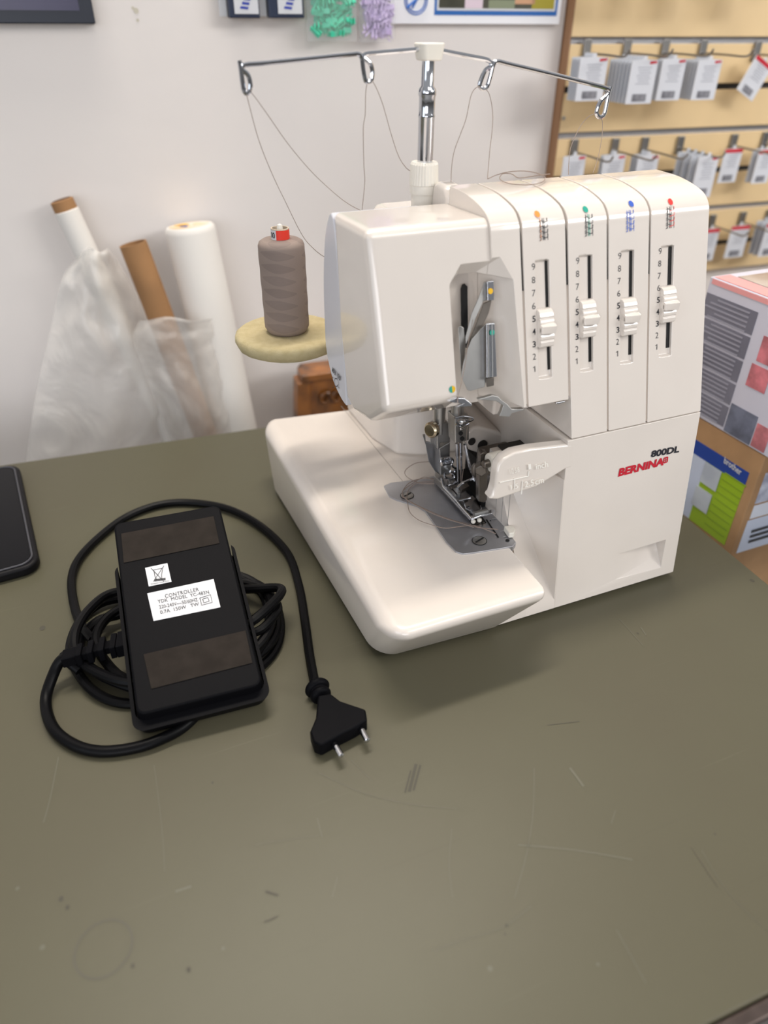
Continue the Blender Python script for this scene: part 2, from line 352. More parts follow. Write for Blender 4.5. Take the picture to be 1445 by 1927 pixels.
# recess that funnels down beside the needle plate
rb = prism_x(NB(), [(fy(.012), .012), (fy(.30), .30), (1.06, .30), (1.06, .012)], .672, .7419)
hull = NB()
for p in ((.7405, .907, .325), (.7405, .868, .031), (.7405, .70, .325), (.7405, .70, .031), (.50, .70, .325), (.50, .70, .031), (.722, .985, .325), (.674, 1.06, .325), (.50, 1.06, .325), (.50, .864, .031)): hull.verts.new(p)
bmesh.ops.convex_hull(hull, input=hull.verts)
rb = cut(rb, hull)
bmesh.ops.bevel(rb, geom=[e for e in rb.edges if max(e.verts[0].co.x, e.verts[1].co.x) < .673 and e.verts[0].co.y < 1.02 and e.verts[1].co.y < 1.02 and abs(e.verts[0].co.z - e.verts[1].co.z) > .1], offset=.012, segments=6, profile=.5, affect='EDGES')
obj('front_recess', rb, PL, M, smooth=35)
obj('base_front', prism_x(NB(), [(fy(.012), .012), (.8675, .031), (.905, .12), (1.0, .12), (1.0, .012)], .600, .673), PL, M)
g = NB()
for x in (935, 947, 960):
    a = ux(x, 930, .6718); b = Vector((.6718, a.y - .004, .166)); tube(g, [a, b], .0007, 6)
obj('panel_joint_lines', g, mat('joint_line', (150, 146, 142), .7), M)
tabb = slab(NB(), [onp(x, y, (0, 0, 1), .165) for x, y in ((947, 999), (958, 997), (966, 1000), (969, 1006), (966, 1012), (957, 1013))], (0, 0, .012)); obj('stitch_width_tab', tabb, PLC, M, bevel=.002)
# --- chip guard lip with raised scale
gp = [(1078, 836), (1000, 845), (968, 852), (948, 863), (938, 876), (934, 895), (932, 915), (927, 932), (920, 940), (936, 941), (975, 928), (1010, 917), (1064, 884), (1078, 880)]
gu = slab(NB(), [lo(x, y, .0002) for x, y in gp], (0, .024, 0))
guard = obj('chip_guard', gu, PL, M, bevel=.009, seg=5)
g = NB()
def lot(txt, x0, y0, x1, y1, h, bold=.01):
    a, b, c = lo(x0, y0, .002), lo(x1, y1, .002), lo(x0 - 1, y0 - h, .002); text_on(g, txt, a, b - a, c - a, bold, thick=.0012)
lot('inch', 1008, 883, 1031, 878, 11); lot('cm', 1007, 912, 1023, 908, 8); lot('2.5', 987, 917, 1004, 912, 11); lot('1.5', 961, 921, 975, 918, 9); lot('1', 994, 883, 999, 882, 10); lot('1/2 5/8', 959, 892, 977, 888, 10)
for q in (((940, 908), (994, 896)), ((994, 896), (995, 886)), ((981, 930), (983, 905)), ((968, 920), (968, 900))): tube(g, [lo(*q[0], .0016), lo(*q[1], .0016)], .0011, 6)
obj('raised_scale', g, mat('raised_white', (244, 240, 232), .4), guard)
# --- print on the lower body
def lot2(name, txt, q, mt, bold=.02, shear=0, space=1):
    a, b, c = (lo(x, y) for x, y in q); g = NB(); text_on(g, txt, a, b - a, c - a, bold, space, shear, .0008); return obj(name, g, mt, M)
lot2('maker_lettering', 'BERNINA', ((1162.5, 897), (1248, 875), (1163.5, 882)), RED, .05, .12)
lot2('model_lettering', '800DL', ((1224, 861), (1277, 851), (1225.5, 848)), INK, .04, .05)
g = NB(); a, b, c, d = lo(1248, 871), lo(1255, 869), lo(1256, 860), lo(1249, 862)
for p, q in ((a, b), (b, c), (c, d), (d, a)): ribbon(g, [p, q], .0028, (0, -1, S1), .0008)
mid = (a + b + c + d) / 4; ribbon(g, [mid - (b - a) * .5, mid + (b - a) * .5], .0016, (0, -1, S1)); ribbon(g, [mid - (d - a) * .5, mid + (d - a) * .5], .0016, (0, -1, S1)); obj('cross_emblem', g, RED, M)
# --- towers
prof = cat([(y, z, 0) for y, z in ((1.0143, .718), (1.0225, .738), (1.046, .7545), (1.103, .767), (1.170, .770))], 6)
prof = [(p.x, p.y) for p in prof]
def tower_poly(zb, back=1.17): return [(fy(zb), zb)] + prof + [(back, .60), (back, zb)]
def U(x, z, off=0): return Vector((x, fy(z) - off, z))
UN = Vector((0, -1, S2)).normalized()
def prof_hit(px, py):
    """where a pixel meets the rounded tower front"""
    r = ray(px, py); P = [(fy(.45), .45)] + prof
    for (y0, z0), (y1, z1) in zip(P, P[1:]):
        n = Vector((0, z1 - z0, -(y1 - y0))).normalized(); c = n.dot(Vector((0, y0, z0))); t = (c - n.dot(CAMPOS)) / n.dot(r); p = CAMPOS + r * t
        if min(z0, z1) - 1e-4 <= p.z <= max(z0, z1) + 1e-4 and y0 - 1e-3 <= p.y <= y1 + 1e-3: return p, (-n if n.y > 0 else n)
    return up(px, py), UN
towers = [
 dict(x=(.6635, .7455), zb=.449, cr=cA, ch=((918, 545), (1035, 545), (918, 1625), (1035, 1625)), sl=((992, 645), (1017, 645), (998, 1510), (1020, 1510)), kn=((925, 1062), (1037, 1330)), fin=(1168, 1228, 1080), n=((897, 730), (905, 1503)), dot=(925, 335), dc=ORG, ic=(930, 368, 1008, 527)),
 dict(x=(.7505, .8285), zb=zs + .002, cr=cB, ch=((272, 490), (382, 490), (260, 1505), (368, 1505)), sl=((340, 583), (364, 583), (331, 1392), (357, 1392)), kn=((275, 955), (381, 1205)), fin=(1058, 1112, 422), n=((257, 658), (250, 1385)), dot=(312, 287), dc=TEAL, ic=(300, 325, 367, 475)),
 dict(x=(.8325, .9170), zb=zs + .002, cr=cB, ch=((578, 458), (685, 458), (552, 1447), (658, 1447)), sl=((638, 550), (664, 550), (624, 1340), (648, 1340)), kn=((572, 942), (675, 1190)), fin=(1043, 1097, 718), n=((562, 622), (544, 1330)), dot=(643, 247), dc=BLU, ic=(600, 293, 665, 442)),
 dict(x=(.9210, 1.049), zb=zs + .002, cr=cB, ch=((867, 428), (970, 428), (833, 1395), (937, 1395)), sl=((920, 518), (947, 518), (898, 1290), (922, 1290)), kn=((860, 855), (957, 1098)), fin=(953, 1007, 1000), n=((855, 588), (828, 1282)), dot=(928, 232), dc=REDM, ic=(893, 268, 955, 418)),
]
for ti, T in enumerate(towers):
    cr = T['cr']; q = [up(*cr(*p)) for p in T['ch']]
    xl = (q[0].x + q[2].x) / 2; xr = (q[1].x + q[3].x) / 2; z1 = (q[0].z + q[1].z) / 2; z0 = (q[2].z + q[3].z) / 2
    body = prism_x(NB(), tower_poly(T['zb'], 1.17 if ti == 0 else 1.35 if ti == 9 else 1.17), *T['x'])
    dp = .0065; w3 = xr - xl
    cc = NB(); LA = []; LB = []
    shp = [(xl, z0 + .006), (xl + w3 * .2, z0 + .001), (xl + w3 * .5, z0), (xl + w3 * .8, z0 + .001), (xr, z0 + .006), (xr, z1 - .010), (xl + w3 * .85, z1 - .003), (xl + w3 * .5, z1), (xl + w3 * .15, z1 - .003), (xl, z1 - .010)]
    for x, z in shp:
        LA.append(U(x, z, .03)); e = (x - (xl + xr) / 2) / w3; zz = min(z, z1 - .03) if z > (z0 + z1) / 2 else max(z, z0 + .012)
        LB.append(U((xl + xr) / 2 + e * w3 * .86, zz, -dp))
    loft(cc, LA, LB)
    t = obj('tension_tower', cut(body, cc), PL, M, bevel=.0055, seg=4)
    s = [up(*cr(*p), -dp + .001) for p in T['sl']]
    sx = [sum(p.x for p in s[k::2]) / 2 for k in (0, 1)]
    g = NB(); w2 = .0065
    zc1 = (s[0].z) ; zc0 = s[2].z
    g = slab(NB(), [U(sx[0], zc0, -dp + .0012), U(sx[1], zc0, -dp + .0012), U(sx[1], zc1 - .003, -dp + .0012), U(sx[0], zc1, -dp + .0012)], (0, .004, 0)); obj('dial_slit', g, BLK, t)
    # slider cap: ribbed bump with a pointer fin
    ka, kb = up(*cr(*T['kn'][0]), .004), up(*cr(*T['kn'][1]), .004); zk0, zk1 = kb.z, ka.z; h = zk1 - zk0; zm = (zk0 + zk1) / 2
    pr = []
    for k in range(25):
        f = k / 24; z = zk0 + h * f; o = .010 * math.sqrt(max(0, 1 - (2 * f - 1) ** 2 * .75)) + .002 - .0022 * (math.cos(f * math.pi * 10) > .55)
        pr.append((z, o))
    g = NB(); xa, xb2 = xl + .0015, xr - .0015
    poly = [(z, o) for z, o in pr] + [(zk1, -dp), (zk0, -dp)]
    loft(g, [U(xa, z, o) for z, o in poly], [U(xb2, z, o) for z, o in poly])
    kn = obj('tension_dial', g, PL, t, bevel=.001, seg=2, smooth=40)
    fa, fb = up(*cr(T['kn'][0][0], T['fin'][0]), .012), up(*cr(T['fin'][2], T['fin'][1]), .012)
    g = NB(); zf = (fa.z + fb.z) / 2; hh = abs(fa.z - fb.z) / 2
    A = [U(xa, zf - hh, .008), U(xb2 - .001, zf - hh, .012), U(fb.x, zf - hh * .55, .006), U(fb.x, zf + hh * .55, .006), U(xb2 - .001, zf + hh * .9, .012), U(xa, zf + hh * .9, .008)]
    B = [U(xa, zf - hh * .8, .015), U(xb2 - .004, zf - hh * .7, .021), U(fb.x, zf - hh * .3, .012), U(fb.x, zf + hh * .3, .012), U(xb2 - .004, zf + hh * .6, .021), U(xa, zf + hh * .6, .015)]
    loft(g, A, B); obj('pointer_fin', g, PL, kn, bevel=.0012, seg=2)
    # numbers 1..9
    g = NB(); a, b = up(*cr(*T['n'][0])), up(*cr(*T['n'][1])); dh = .0098
    for k in range(9):
        f = k / 8; x = a.x + (b.x - a.x) * f; z = a.z + (b.z - a.z) * f; dg_ = str(9 - k); bo = .012 if dg_ in '345' else -.008
        wd = .003 if dg_ == '1' else .0062
        if dg_ == '1':
            ribbon(g, [U(x - .0022, z + dh * .22), U(x + .0008, z + dh * .46), U(x + .0008, z - dh / 2)], .0013, UN, .0008); continue
        text_on(g, dg_, U(x - wd / 2, z - dh / 2), Vector((wd, 0, 0)), Vector((0, S2 * dh, dh)), bo, thick=.0007)
    obj('dial_numbers', g, INK, t)
    # coloured dot and stitch diagram
    p, n = prof_hit(*cr(*T['dot'])); obj('colour_dot', disc(NB(), p, n, .0048, .0012, 20, 1.3), T['dc'], t)
    x0, y0, x1, y1 = T['ic']; P0, n0 = prof_hit(*cr(x0, y0)); P1, _ = prof_hit(*cr(x1, y1)); k1, k2 = NB(), NB()
    xL, xR = min(P0.x, P1.x), max(P0.x, P1.x); zT, zB = P0.z, P1.z; WX = xR - xL; HZ = zT - zB
    def ic(u, v_):
        z = zB + HZ * v_; pz = fy(z)
        if z > .718:
            for (ya, za), (yb, zb_) in zip(prof, prof[1:]):
                if za <= z <= zb_: pz = ya + (yb - ya) * (z - za) / (zb_ - za)
        return Vector((xL + WX * u, pz, z))
    lw = .0012
    cs = {0: k2, 1: k1, 2: k1, 3: k1}; col = [(k2, k1, k1, k1), (k1, k2, k1, k1), (k2, k2, k2, k2), (k1, k1, k1, k2)][ti]
    for u, bmk in ((.18, col[0]), (.45, col[1]), (.62, col[1])): ribbon(bmk, [ic(u, 0), ic(u, .5), ic(u, 1)], lw, UN, .0012)
    for k in range(4):
        v0 = .08 + k * .24
        ribbon(col[2] if ti != 0 else k1, [ic(.02 + .16 * abs(math.cos(a)), v0 + .09 * math.sin(a)) for a in (math.pi * (j / 6 - .5) for j in range(7))], lw, UN, .0014)
        ribbon(col[3], [ic(.40, v0), ic(.95, v0 + .05), ic(.97, v0 + .2)], lw, UN, .0014); ribbon(k1 if ti != 2 else k2, [ic(.18, v0 + .12), ic(.62, v0 + .05)], lw * .8, UN, .0013)
    ribbon(k1 if ti != 2 else k2, [ic(.97, 0), ic(.95, 1)], lw * .8, UN, .0012)
    if len(k1.verts): obj('stitch_diagram', k1, INK, t)
    else: k1.free()
    obj('coloured_thread_line', k2, T['dc'] if ti else ORG, t)
# fillers behind the gaps between towers
for i, (xa, xb2) in enumerate(((.6595, .6635), (.7455, .7505), (.8285, .8325), (.9170, .9210))):
    zb = .452 if i == 0 else (.452 if i == 1 else .379)
    g = NB(); P = [(fy(zb) + .006, zb), (fy(.64) + .007, .64), (fy(.64) + .05, .66), (1.06, .742), (1.10, .758), (1.165, .7645), (1.165, zb)]
    prism_x(g, P, xa - .0002, xb2 + .0002); obj('tower_joint', g, PL, M)
    g = NB(); P = [(fy(.635) + .003, .635), (fy(.72) + .004, .718), (1.036, .7415), (1.055, .749), (1.10, .757), (1.10, .63)]
    prism_x(g, P, xa + .0001, xb2 - .0001); obj('thread_slot', g, BLK, M)
# --- looper cover next to the towers and the head, both hollowed by the take-up recess
hf = .006
def recess():
    c = NB(); zb, ztp = .30, .700
    def sec(z, k=0):
        f = fy(max(z, .45)); return [(.527 + k, f - .06, z), (.530 + k, f + .012, z), (.541 + k, f + .060, z), (.596, f + .066, z), (.644 - k * .6, f - .001, z), (.668 - k, f - .06, z)]
    secs = [sec(zb), sec(.655), [(x, y, z) for x, y, z in sec(.700, .0)]]
    top = sec(.700)
    top = [(.545, fy(.68) - .06, .705), (.552, fy(.68) + .008, .684), (.556, fy(.66) + .030, .664), (.590, fy(.66) + .030, .664), (.625, fy(.68) + .0, .694), (.640, fy(.68) - .06, .705)]
    L3 = [[Vector(p) for p in s] for s in (secs[0], secs[1], top)]
    vs = [[c.verts.new(p) for p in s] for s in L3]
    c.faces.new(vs[0]); c.faces.new(vs[-1][::-1])
    for A, B in zip(vs, vs[1:]):
        for i in range(6): c.faces.new((A[i], B[i], B[(i + 1) % 6], A[(i + 1) % 6]))
    bmesh.ops.triangulate(c, faces=c.faces); return c
cov = prism_x(NB(), [(fy(.45), .45)] + prof + [(1.17, .60), (1.17, .45)], .606, .6588)
bmesh.ops.bevel(cov, geom=[e for e in cov.edges if e.verts[0].co.x < .607 and e.verts[1].co.x < .607 and max(e.verts[0].co.y, e.verts[1].co.y) < 1.17 and min(e.verts[0].co.z, e.verts[1].co.z) >= .449 and abs(e.verts[0].co.z - e.verts[1].co.z) + abs(e.verts[0].co.y - e.verts[1].co.y) > .001 and not (e.verts[0].co.z < .46 and e.verts[1].co.z < .46)], offset=.018, segments=4, profile=.5, affect='EDGES', clamp_overlap=True)
obj('looper_cover', cut(cov, recess()), PL, M, bevel=.005, seg=3, smooth=30)
# head
hp = [(fy(.480) + hf, .480), (fy(.7445) + hf, .7445), (1.176, .740), (1.150, .560), (1.138, .425), (1.095, .412), (1.02, .430)]
head = prism_x(NB(), hp, .398, .6055)
bmesh.ops.bevel(head, geom=[e for e in head.edges if max(e.verts[0].co.x, e.verts[1].co.x) < .4 or (abs(e.verts[0].co.x - e.verts[1].co.x) > .1 and e.verts[0].co.y < 1.03)], offset=.014, segments=6, profile=.5, affect='EDGES', clamp_overlap=True)
head = cut(head, recess())
hd = obj('head_cover', head, PL, M, smooth=24)
md = hd.modifiers.new('normals', 'WEIGHTED_NORMAL'); md.keep_sharp = True; md.weight = 100
lampc = prism_x(NB(), [(p.x, p.y) for p in cat([(1.181, .731, 0), (1.222, .704, 0), (1.246, .62, 0), (1.252, .53, 0), (1.248, .474, 0), (1.212, .425, 0), (1.150, .406, 0), (1.142, .43, 0), (1.155, .58, 0)], 4, True)], .400, .56)
lc = obj('lamp_cover', lampc, PLB, M, bevel=.008, seg=4)
g = NB(); a, b = ux(626, 696, .3995), ux(642, 714, .3995); c = ux(627, 689, .3995); text_on(g, 'MAX 10W', ux(625.5, 700, .399), ux(641.5, 718, .399) - ux(625.5, 700, .399), ux(626, 690, .399) - ux(625.5, 700, .399), .02, thick=.0008)
def xr_(q, w=.0016): ribbon(g, [ux(x, y, .399) for x, y in q], w, (-1, 0, 0), .0008)
xr_([(631, 712), (630, 716), (630, 723), (632, 727), (635, 727), (637, 723), (637, 717), (635, 713), (631, 712)])
for q in (((628, 712), (626, 709)), ((639, 715), (641, 713)), ((633, 729), (633, 733)), ((629, 727), (627, 730)), ((637, 728), (639, 731))): xr_(q)
obj('lamp_warning_print', g, INK, lc)
g = NB(); k = NB(); c = up(850.5, 732.5, -hf); disc(g, c, UN, .0058, .001, 10, 1, 0, 180); disc(k, c, UN, .0058, .001, 10, 1, 180, 360)
obj('threading_dot', g, TEAL, hd); obj('threading_dot', k, YEL, hd)
# rear body, column, handle tab, back shell
obj('rear_body', box(NB(), (.60, 1.165, .37), (1.045, 1.52, .68)), PL, M, bevel=.02)
obj('arm_rear', box(NB(), (.50, 1.16, .47), (.62, 1.38, .66)), PL, M, bevel=.01)
obj('column', prism_z(NB(), [(.560, 1.60), (.562, 1.42), (.585, 1.33), (.64, 1.30), (.745, 1.285), (.745, 1.60)], .155, .48), PL, M, bevel=.015)
obj('cavity_shade_plate', box(NB(), (.69, .96, .295), (.741, 1.06, .305)), mat('cavity_shade', (52, 48, 44), .7), M)  # plate coloured dark to stand for the shade inside the opening
hb = NB(); a = .585; prism_x(hb, [(1.165, .60), (1.165, .752), (1.18, .766), (1.21, .770), (1.23, .765), (1.24, .70), (1.24, .60)], .604, .642); obj('handle', hb, PL, M, bevel=.012, seg=4)
ws = NB(); pp = [up(*q) for q in ((990, 770), (1068, 755))]
box(ws, (.665, 1.05, .377), (.748, 1.30, .455)); obj('thread_chute', ws, PL, M, bevel=.006)
# knife drive cover with two holes
kp = [(745, 440), (775, 345), (840, 280), (920, 275), (1150, 340), (1300, 430), (1300, 600), (1130, 570), (950, 600), (900, 612), (800, 570)]
ka = slab(NB(), [uy(*cC(*q), 1.13) for q in kp], (.006, .15, .01)); kc = obj('drive_cover', ka, PL, M, bevel=.008, seg=4)
g = NB()
for q, r in (((820, 455), .0085), ((948, 497), .0115)):
    c = uy(*cC(*q), 1.129); lathe(g, [(r, 0), (r, .0012), (0, .0012)], c, (0, -1, 0), 20)
obj('screw_hole', g, mat('dark_hole', (45, 42, 40), .6), kc)
g = slab(NB(), [uy(*cC(*q), 1.283) for q in ((915, 262), (940, 232), (975, 230), (1130, 292), (1125, 350), (1000, 320))], (0, .004, 0)); obj('drive_slot', g, BLK, M)
# looper well: solid black boxes stand for the shade in the cavity
obj('looper_well_shade', box(NB(), (.662, 1.055, .155), (.742, 1.19, .175)), BLK, M)
obj('looper_well_side_shade', box(NB(), (.700, 1.10, .158), (.741, 1.20, .22)), BLK, M)
# knife carrier
g = slab(NB(), [uy(*cC(*q), 1.02) for q in ((925, 612), (960, 588), (1010, 600), (1042, 650), (1040, 850), (1010, 870), (1008, 1160), (975, 1200), (902, 1185), (905, 840), (925, 800))], (.003, .018, 0)); kcr = obj('knife_carrier', g, DKST, M, bevel=.002)
g = NB(); c = uy(*cC(940, 765), 1.018); lathe(g, [(.014, -.004), (.014, .012), (.011, .016), (0, .016)], c, (-.55, -.8, .05), 6); obj('hex_bolt', g, DKST, kcr, bevel=.001)
sa, sb_ = uy(918, 872, 1.0), uy(1014, 846, 1.0)
for nm, t0, t1, r, mt_ in (('white_roller', .02, .28, .019, PLC), ('black_thumb_wheel', .33, .58, .0175, BLK), ('white_sleeve', .64, 1.0, .015, PLC), ('knife_shaft', -.1, .98, .008, DKST)):
    g = NB(); cyl(g, sa.lerp(sb_, t0), sa.lerp(sb_, t1), r, 30); obj(nm, g, mt_, M, bevel=.003)
g = NB(); box(g, (.665, 1.03, .20), (.735, 1.10, .285)); obj('knife_block', g, DKST, M, bevel=.006)
g = NB(); tube(g, cat([uy(*cC(*q), 1.05) for q in ((870, 730), (845, 770), (850, 840), (890, 870), (930, 860))], 4), .005, 8); obj('upper_knife_clamp', g, DKST, M)
g = NB(); tube(g, cat([uy(*cC(*q), 1.08) for q in ((740, 490), (800, 760), (850, 880), (862, 915), (850, 935))], 4), .0035, 8); tube(g, [uy(*cC(*q), 1.08) for q in ((850, 900), (700, 960), (650, 1010))], .003, 8); obj('upper_looper', g, CHROME, M)
g = NB(); tube(g, cat([uy(*cC(*q), 1.03) for q in ((1040, 930), (1075, 960), (1070, 985), (1100, 1000))], 4), .002, 6); tube(g, cat([uy(*cC(*q), 1.03) for q in ((1060, 700), (1075, 860), (1060, 900))], 4), .006, 8); obj('lower_looper', g, STEEL, M)
# presser bar, holder and foot
by = 1.16
g = NB(); a = uy(*cC(425, 80), by); b = uy(*cC(425, 240), by); cyl(g, a + Vector((0, 0, .09)), b - Vector((0, 0, .02)), .0125); obj('presser_bar', g, STEEL, M)
g = slab(NB(), [uy(*cC(*q), by - .012) for q in ((395, 262), (420, 245), (530, 228), (560, 262), (562, 460), (440, 475), (430, 560), (400, 545))], (.004, .03, 0)); hold = obj('presser_holder', g, STEEL, M, bevel=.002)
g = slab(NB(), [uy(*cC(*q), by - .008) for q in ((425, 540), (560, 460), (556, 640), (580, 700), (555, 860), (440, 862), (435, 640))], (.002, .022, 0)); obj('foot_shank', g, STEEL, hold, bevel=.002)
g = slab(NB(), [uy(*cC(*q), by + .004) for q in ((225, 385), (258, 380), (265, 460), (320, 475), (312, 230), (345, 215), (395, 262), (425, 540), (440, 862), (375, 818), (300, 700), (280, 600), (262, 500))], (.002, .006, 0)); obj('finger_guard', g, mat('bright_steel', (178, 178, 180), .3, metal=1), hold, bevel=.001)
g = NB(); c = uy(*cC(345, 310), by - .014); lathe(g, [(.016, -.004), (.017, .006), (.013, .010), (0, .011)], c, (-.9, -.4, .1), 18); obj('clamp_screw', g, BRASS, hold, bevel=.001)
g = NB(); tube(g, cat([uy(*cC(*q), by - .02) for q in ((440, 700), (460, 665), (560, 655), (590, 690), (575, 740), (620, 780), (610, 830), (560, 815))], 4), .003, 8); tube(g, [uy(*cC(*q), by - .02) for q in ((450, 722), (560, 700))], .006, 8)
tube(g, cat([uy(*cC(*q), by - .02) for q in ((490, 830), (500, 890), (590, 900), (620, 860), (585, 840))], 4), .0025, 8); obj('foot_spring', g, CHROME, hold)
g = NB()
rail = [(370, 845), (455, 905), (480, 1010), (640, 1190), (720, 1290), (800, 1395), (835, 1410), (790, 1412), (366, 950)]
ft = slab(g, [uz(*cC(*q), zt + .010) for q in ((366, 950), (480, 1005), (640, 1175), (720, 1270), (800, 1380), (835, 1410), (790, 1412))], (0, 0, .006))
foot = obj('presser_foot', g, CHROME, M, bevel=.0015)
g = slab(NB(), [uz(*cC(*q), zt + .012) for q in ((372, 845), (455, 905), (480, 1000), (640, 1185), (610, 1190), (366, 952))], (0, .0, .016)); obj('foot_side_rail', g, STEEL, foot, bevel=.0012)
g = NB(); tube(g, [uz(*cC(*q), zt + .03) for q in ((455, 905), (482, 1005), (640, 1170), (720, 1270), (830, 1392))], .0028, 8); tube(g, [uz(*cC(*q), zt + .03) for q in ((635, 1175), (800, 1135))], .003, 8)
tube(g, [uz(*cC(*q), zt + .035) for q in ((520, 985), (600, 965), (640, 950))], .003, 8); obj('foot_wire', g, CHROME, foot)
g = slab(NB(), [uz(*cC(*q), zt + .012) for q in ((520, 985), (570, 960), (600, 1060), (690, 1100), (680, 1160), (640, 1170), (560, 1080))], (0, 0, .018)); obj('foot_block', g, STEEL, foot, bevel=.002)
g = slab(NB(), [uz(*cC(*q), zt + .012) for q in ((700, 1160), (830, 1130), (880, 1180), (935, 1270), (940, 1300), (850, 1350), (740, 1290))], (0, 0, .006)); obj('foot_sole', g, CHROME, foot, bevel=.002)
g = slab(NB(), [uz(*cC(*q), zt + .022) for q in ((790, 1385), (915, 1330), (1060, 1295), (1100, 1300), (1070, 1345), (925, 1375), (840, 1405))], (0, 0, .005)); obj('foot_toe', g, CHROME, foot, bevel=.002)
g = NB(); tube(g, [uz(*cC(*q), zt + .03) for q in ((845, 1330), (1010, 1290))], .005, 8); obj('toe_pin', g, STEEL, foot)
g = NB(); ball(g, uz(*cC(838, 1422), zt + .012), .005); ball(g, uz(*cC(912, 1405), zt + .012), .005); obj('toe_tip', g, PLC, foot)
g = slab(NB(), [uz(*cC(*q), zt + .03) for q in ((655, 1010), (750, 975), (790, 1030), (690, 1085))], (0, 0, .008)); tube(g, [uz(*cC(*q), zt + .03) for q in ((560, 1020), (640, 990), (700, 1000))], .004, 8); obj('stitch_finger', g, DKST, foot, bevel=.001)
# needle bar, clamp, needles
ny = 1.115
g = NB(); a = uy(*cC(648, 60), ny); cyl(g, a + Vector((0, 0, .10)), a - Vector((0, 0, .05)), .0125); obj('needle_bar', g, STEEL, M)
FA = [(615, 160), (785, 138), (790, 440), (622, 480)]; SB = [(512, 132), (615, 160), (622, 480), (557, 440)]
fp = [uy(*cC(*q), ny - .016) for q in FA]; g = slab(NB(), fp, (0, .032, 0)); ncl = obj('needle_clamp', g, STEEL, M, bevel=.002)
g = NB()
for q in ((686, 355), (702, 418)): lathe(g, [(.0045, 0), (.0045, .002), (0, .002)], uy(*cC(*q), ny - .017), (0, -1, 0), 14)
obj('needle_set_screw', g, BLK, ncl)
g = NB(); ball(g, uy(*cC(705, 212), ny - .022), .008); tube(g, cat([uy(*cC(*q), ny - .024) for q in ((615, 170), (700, 150), (800, 160), (838, 180), (800, 205), (700, 190), (640, 210))], 4), .0022, 8)
tube(g, cat([uy(*cC(*q), ny - .024) for q in ((630, 250), (690, 285), (740, 265), (785, 240))], 4), .002, 8); tube(g, cat([uy(*cC(*q), ny - .024) for q in ((690, 260), (690, 310), (725, 300))], 4), .002, 8); obj('thread_guide_wire', g, CHROME, ncl)
for a, b in (((640, 478), (658, 960)), ((680, 465), (700, 965))):
    A, B = uy(*cC(*a), ny), uy(*cC(*b), ny); g = NB(); tube(g, [A, A.lerp(B, .3), A.lerp(B, .34), A.lerp(B, .93), B], lambda t: .0036 if t < .3 else (.0026 if t < .9 else .0006), 10); obj('needle', g, CHROME, ncl)
# take-up levers in the recess
def plate(name, q, cr, yoff, d=(.002, .004, 0), mt=STEEL, bv=.0008, par=M):
    return obj(name, slab(NB(), [up(*cr(*p), -yoff) for p in q], d), mt, par, bevel=bv)
obj('lever_slot', slab(NB(), [up(*cA(*p), -.0585) for p in ((352, 900), (362, 868), (380, 860), (400, 880), (405, 1330), (388, 1345), (356, 1320))], (0, .002, 0)), BLK, M)
plate('lever_guard', ((330, 1190), (350, 1178), (372, 1195), (385, 1330), (370, 1550), (352, 1560)), cA, .04)
l1 = plate('take_up_lever', ((525, 850), (550, 846), (553, 985), (520, 992), (462, 1120), (402, 1290), (388, 1320), (384, 1270), (430, 1090), (478, 980)), cA, .020)
plate('lever_tip', ((548, 843), (597, 838), (602, 940), (600, 984), (552, 988)), cA, .013, par=l1, mt=CHROME)
p = up(*cA(573, 915), -.012); obj('colour_dot', disc(NB(), p, UN, .0046, .0008), YEL, l1)
plate('lever_arm', ((520, 1010), (582, 986), (560, 1080), (510, 1190), (470, 1240), (400, 1350), (388, 1340), (440, 1230), (478, 1130)), cA, .028, mt=DKST, par=l1)
l2 = plate('take_up_lever', ((545, 1160), (500, 1200), (430, 1280), (398, 1360), (370, 1450), (352, 1560), (395, 1660), (420, 1672), (530, 1640), (548, 1560)), cA, .024)
plate('lever_tip', ((543, 1162), (605, 1158), (614, 1350), (622, 1562), (546, 1572)), cA, .014, par=l2, mt=CHROME)
g = NB()
for x in (556, 585): tube(g, [up(*cA(x, 1165), -.012), up(*cA(x + 4, 1565), -.012)], .0012, 6)
obj('lever_ridges', g, STEEL, l2)
p = up(*cA(585, 1228), -.0125); obj('colour_dot', disc(NB(), p, UN, .0046, .0008), TEAL, l2)
plate('lever_foot', ((535, 1575), (600, 1572), (600, 1630), (545, 1642)), cA, .022, mt=DKST, par=l2)
plate('lower_thread_guide', ((250, 1748), (318, 1722), (380, 1726), (432, 1768), (434, 1786), (312, 1792), (368, 1766), (300, 1760)), cA, -.004, d=(0, .006, .0), mt=CHROME)
plate('looper_thread_guide', ((478, 1735), (590, 1704), (630, 1712), (660, 1740), (700, 1770), (735, 1808), (825, 1805), (828, 1815), (735, 1840), (718, 1866), (640, 1860), (655, 1830), (672, 1780), (620, 1748), (600, 1745)), cA, .010, d=(0, .008, 0), mt=STEEL)
plate('hook_guide', ((1060, 1760), (1138, 1745), (1140, 1755), (1085, 1770)), cA, .006, d=(0, .006, 0), mt=CHROME)
for q, dy in (((320, 1724), 0), ((735, 1810), 0)): pass
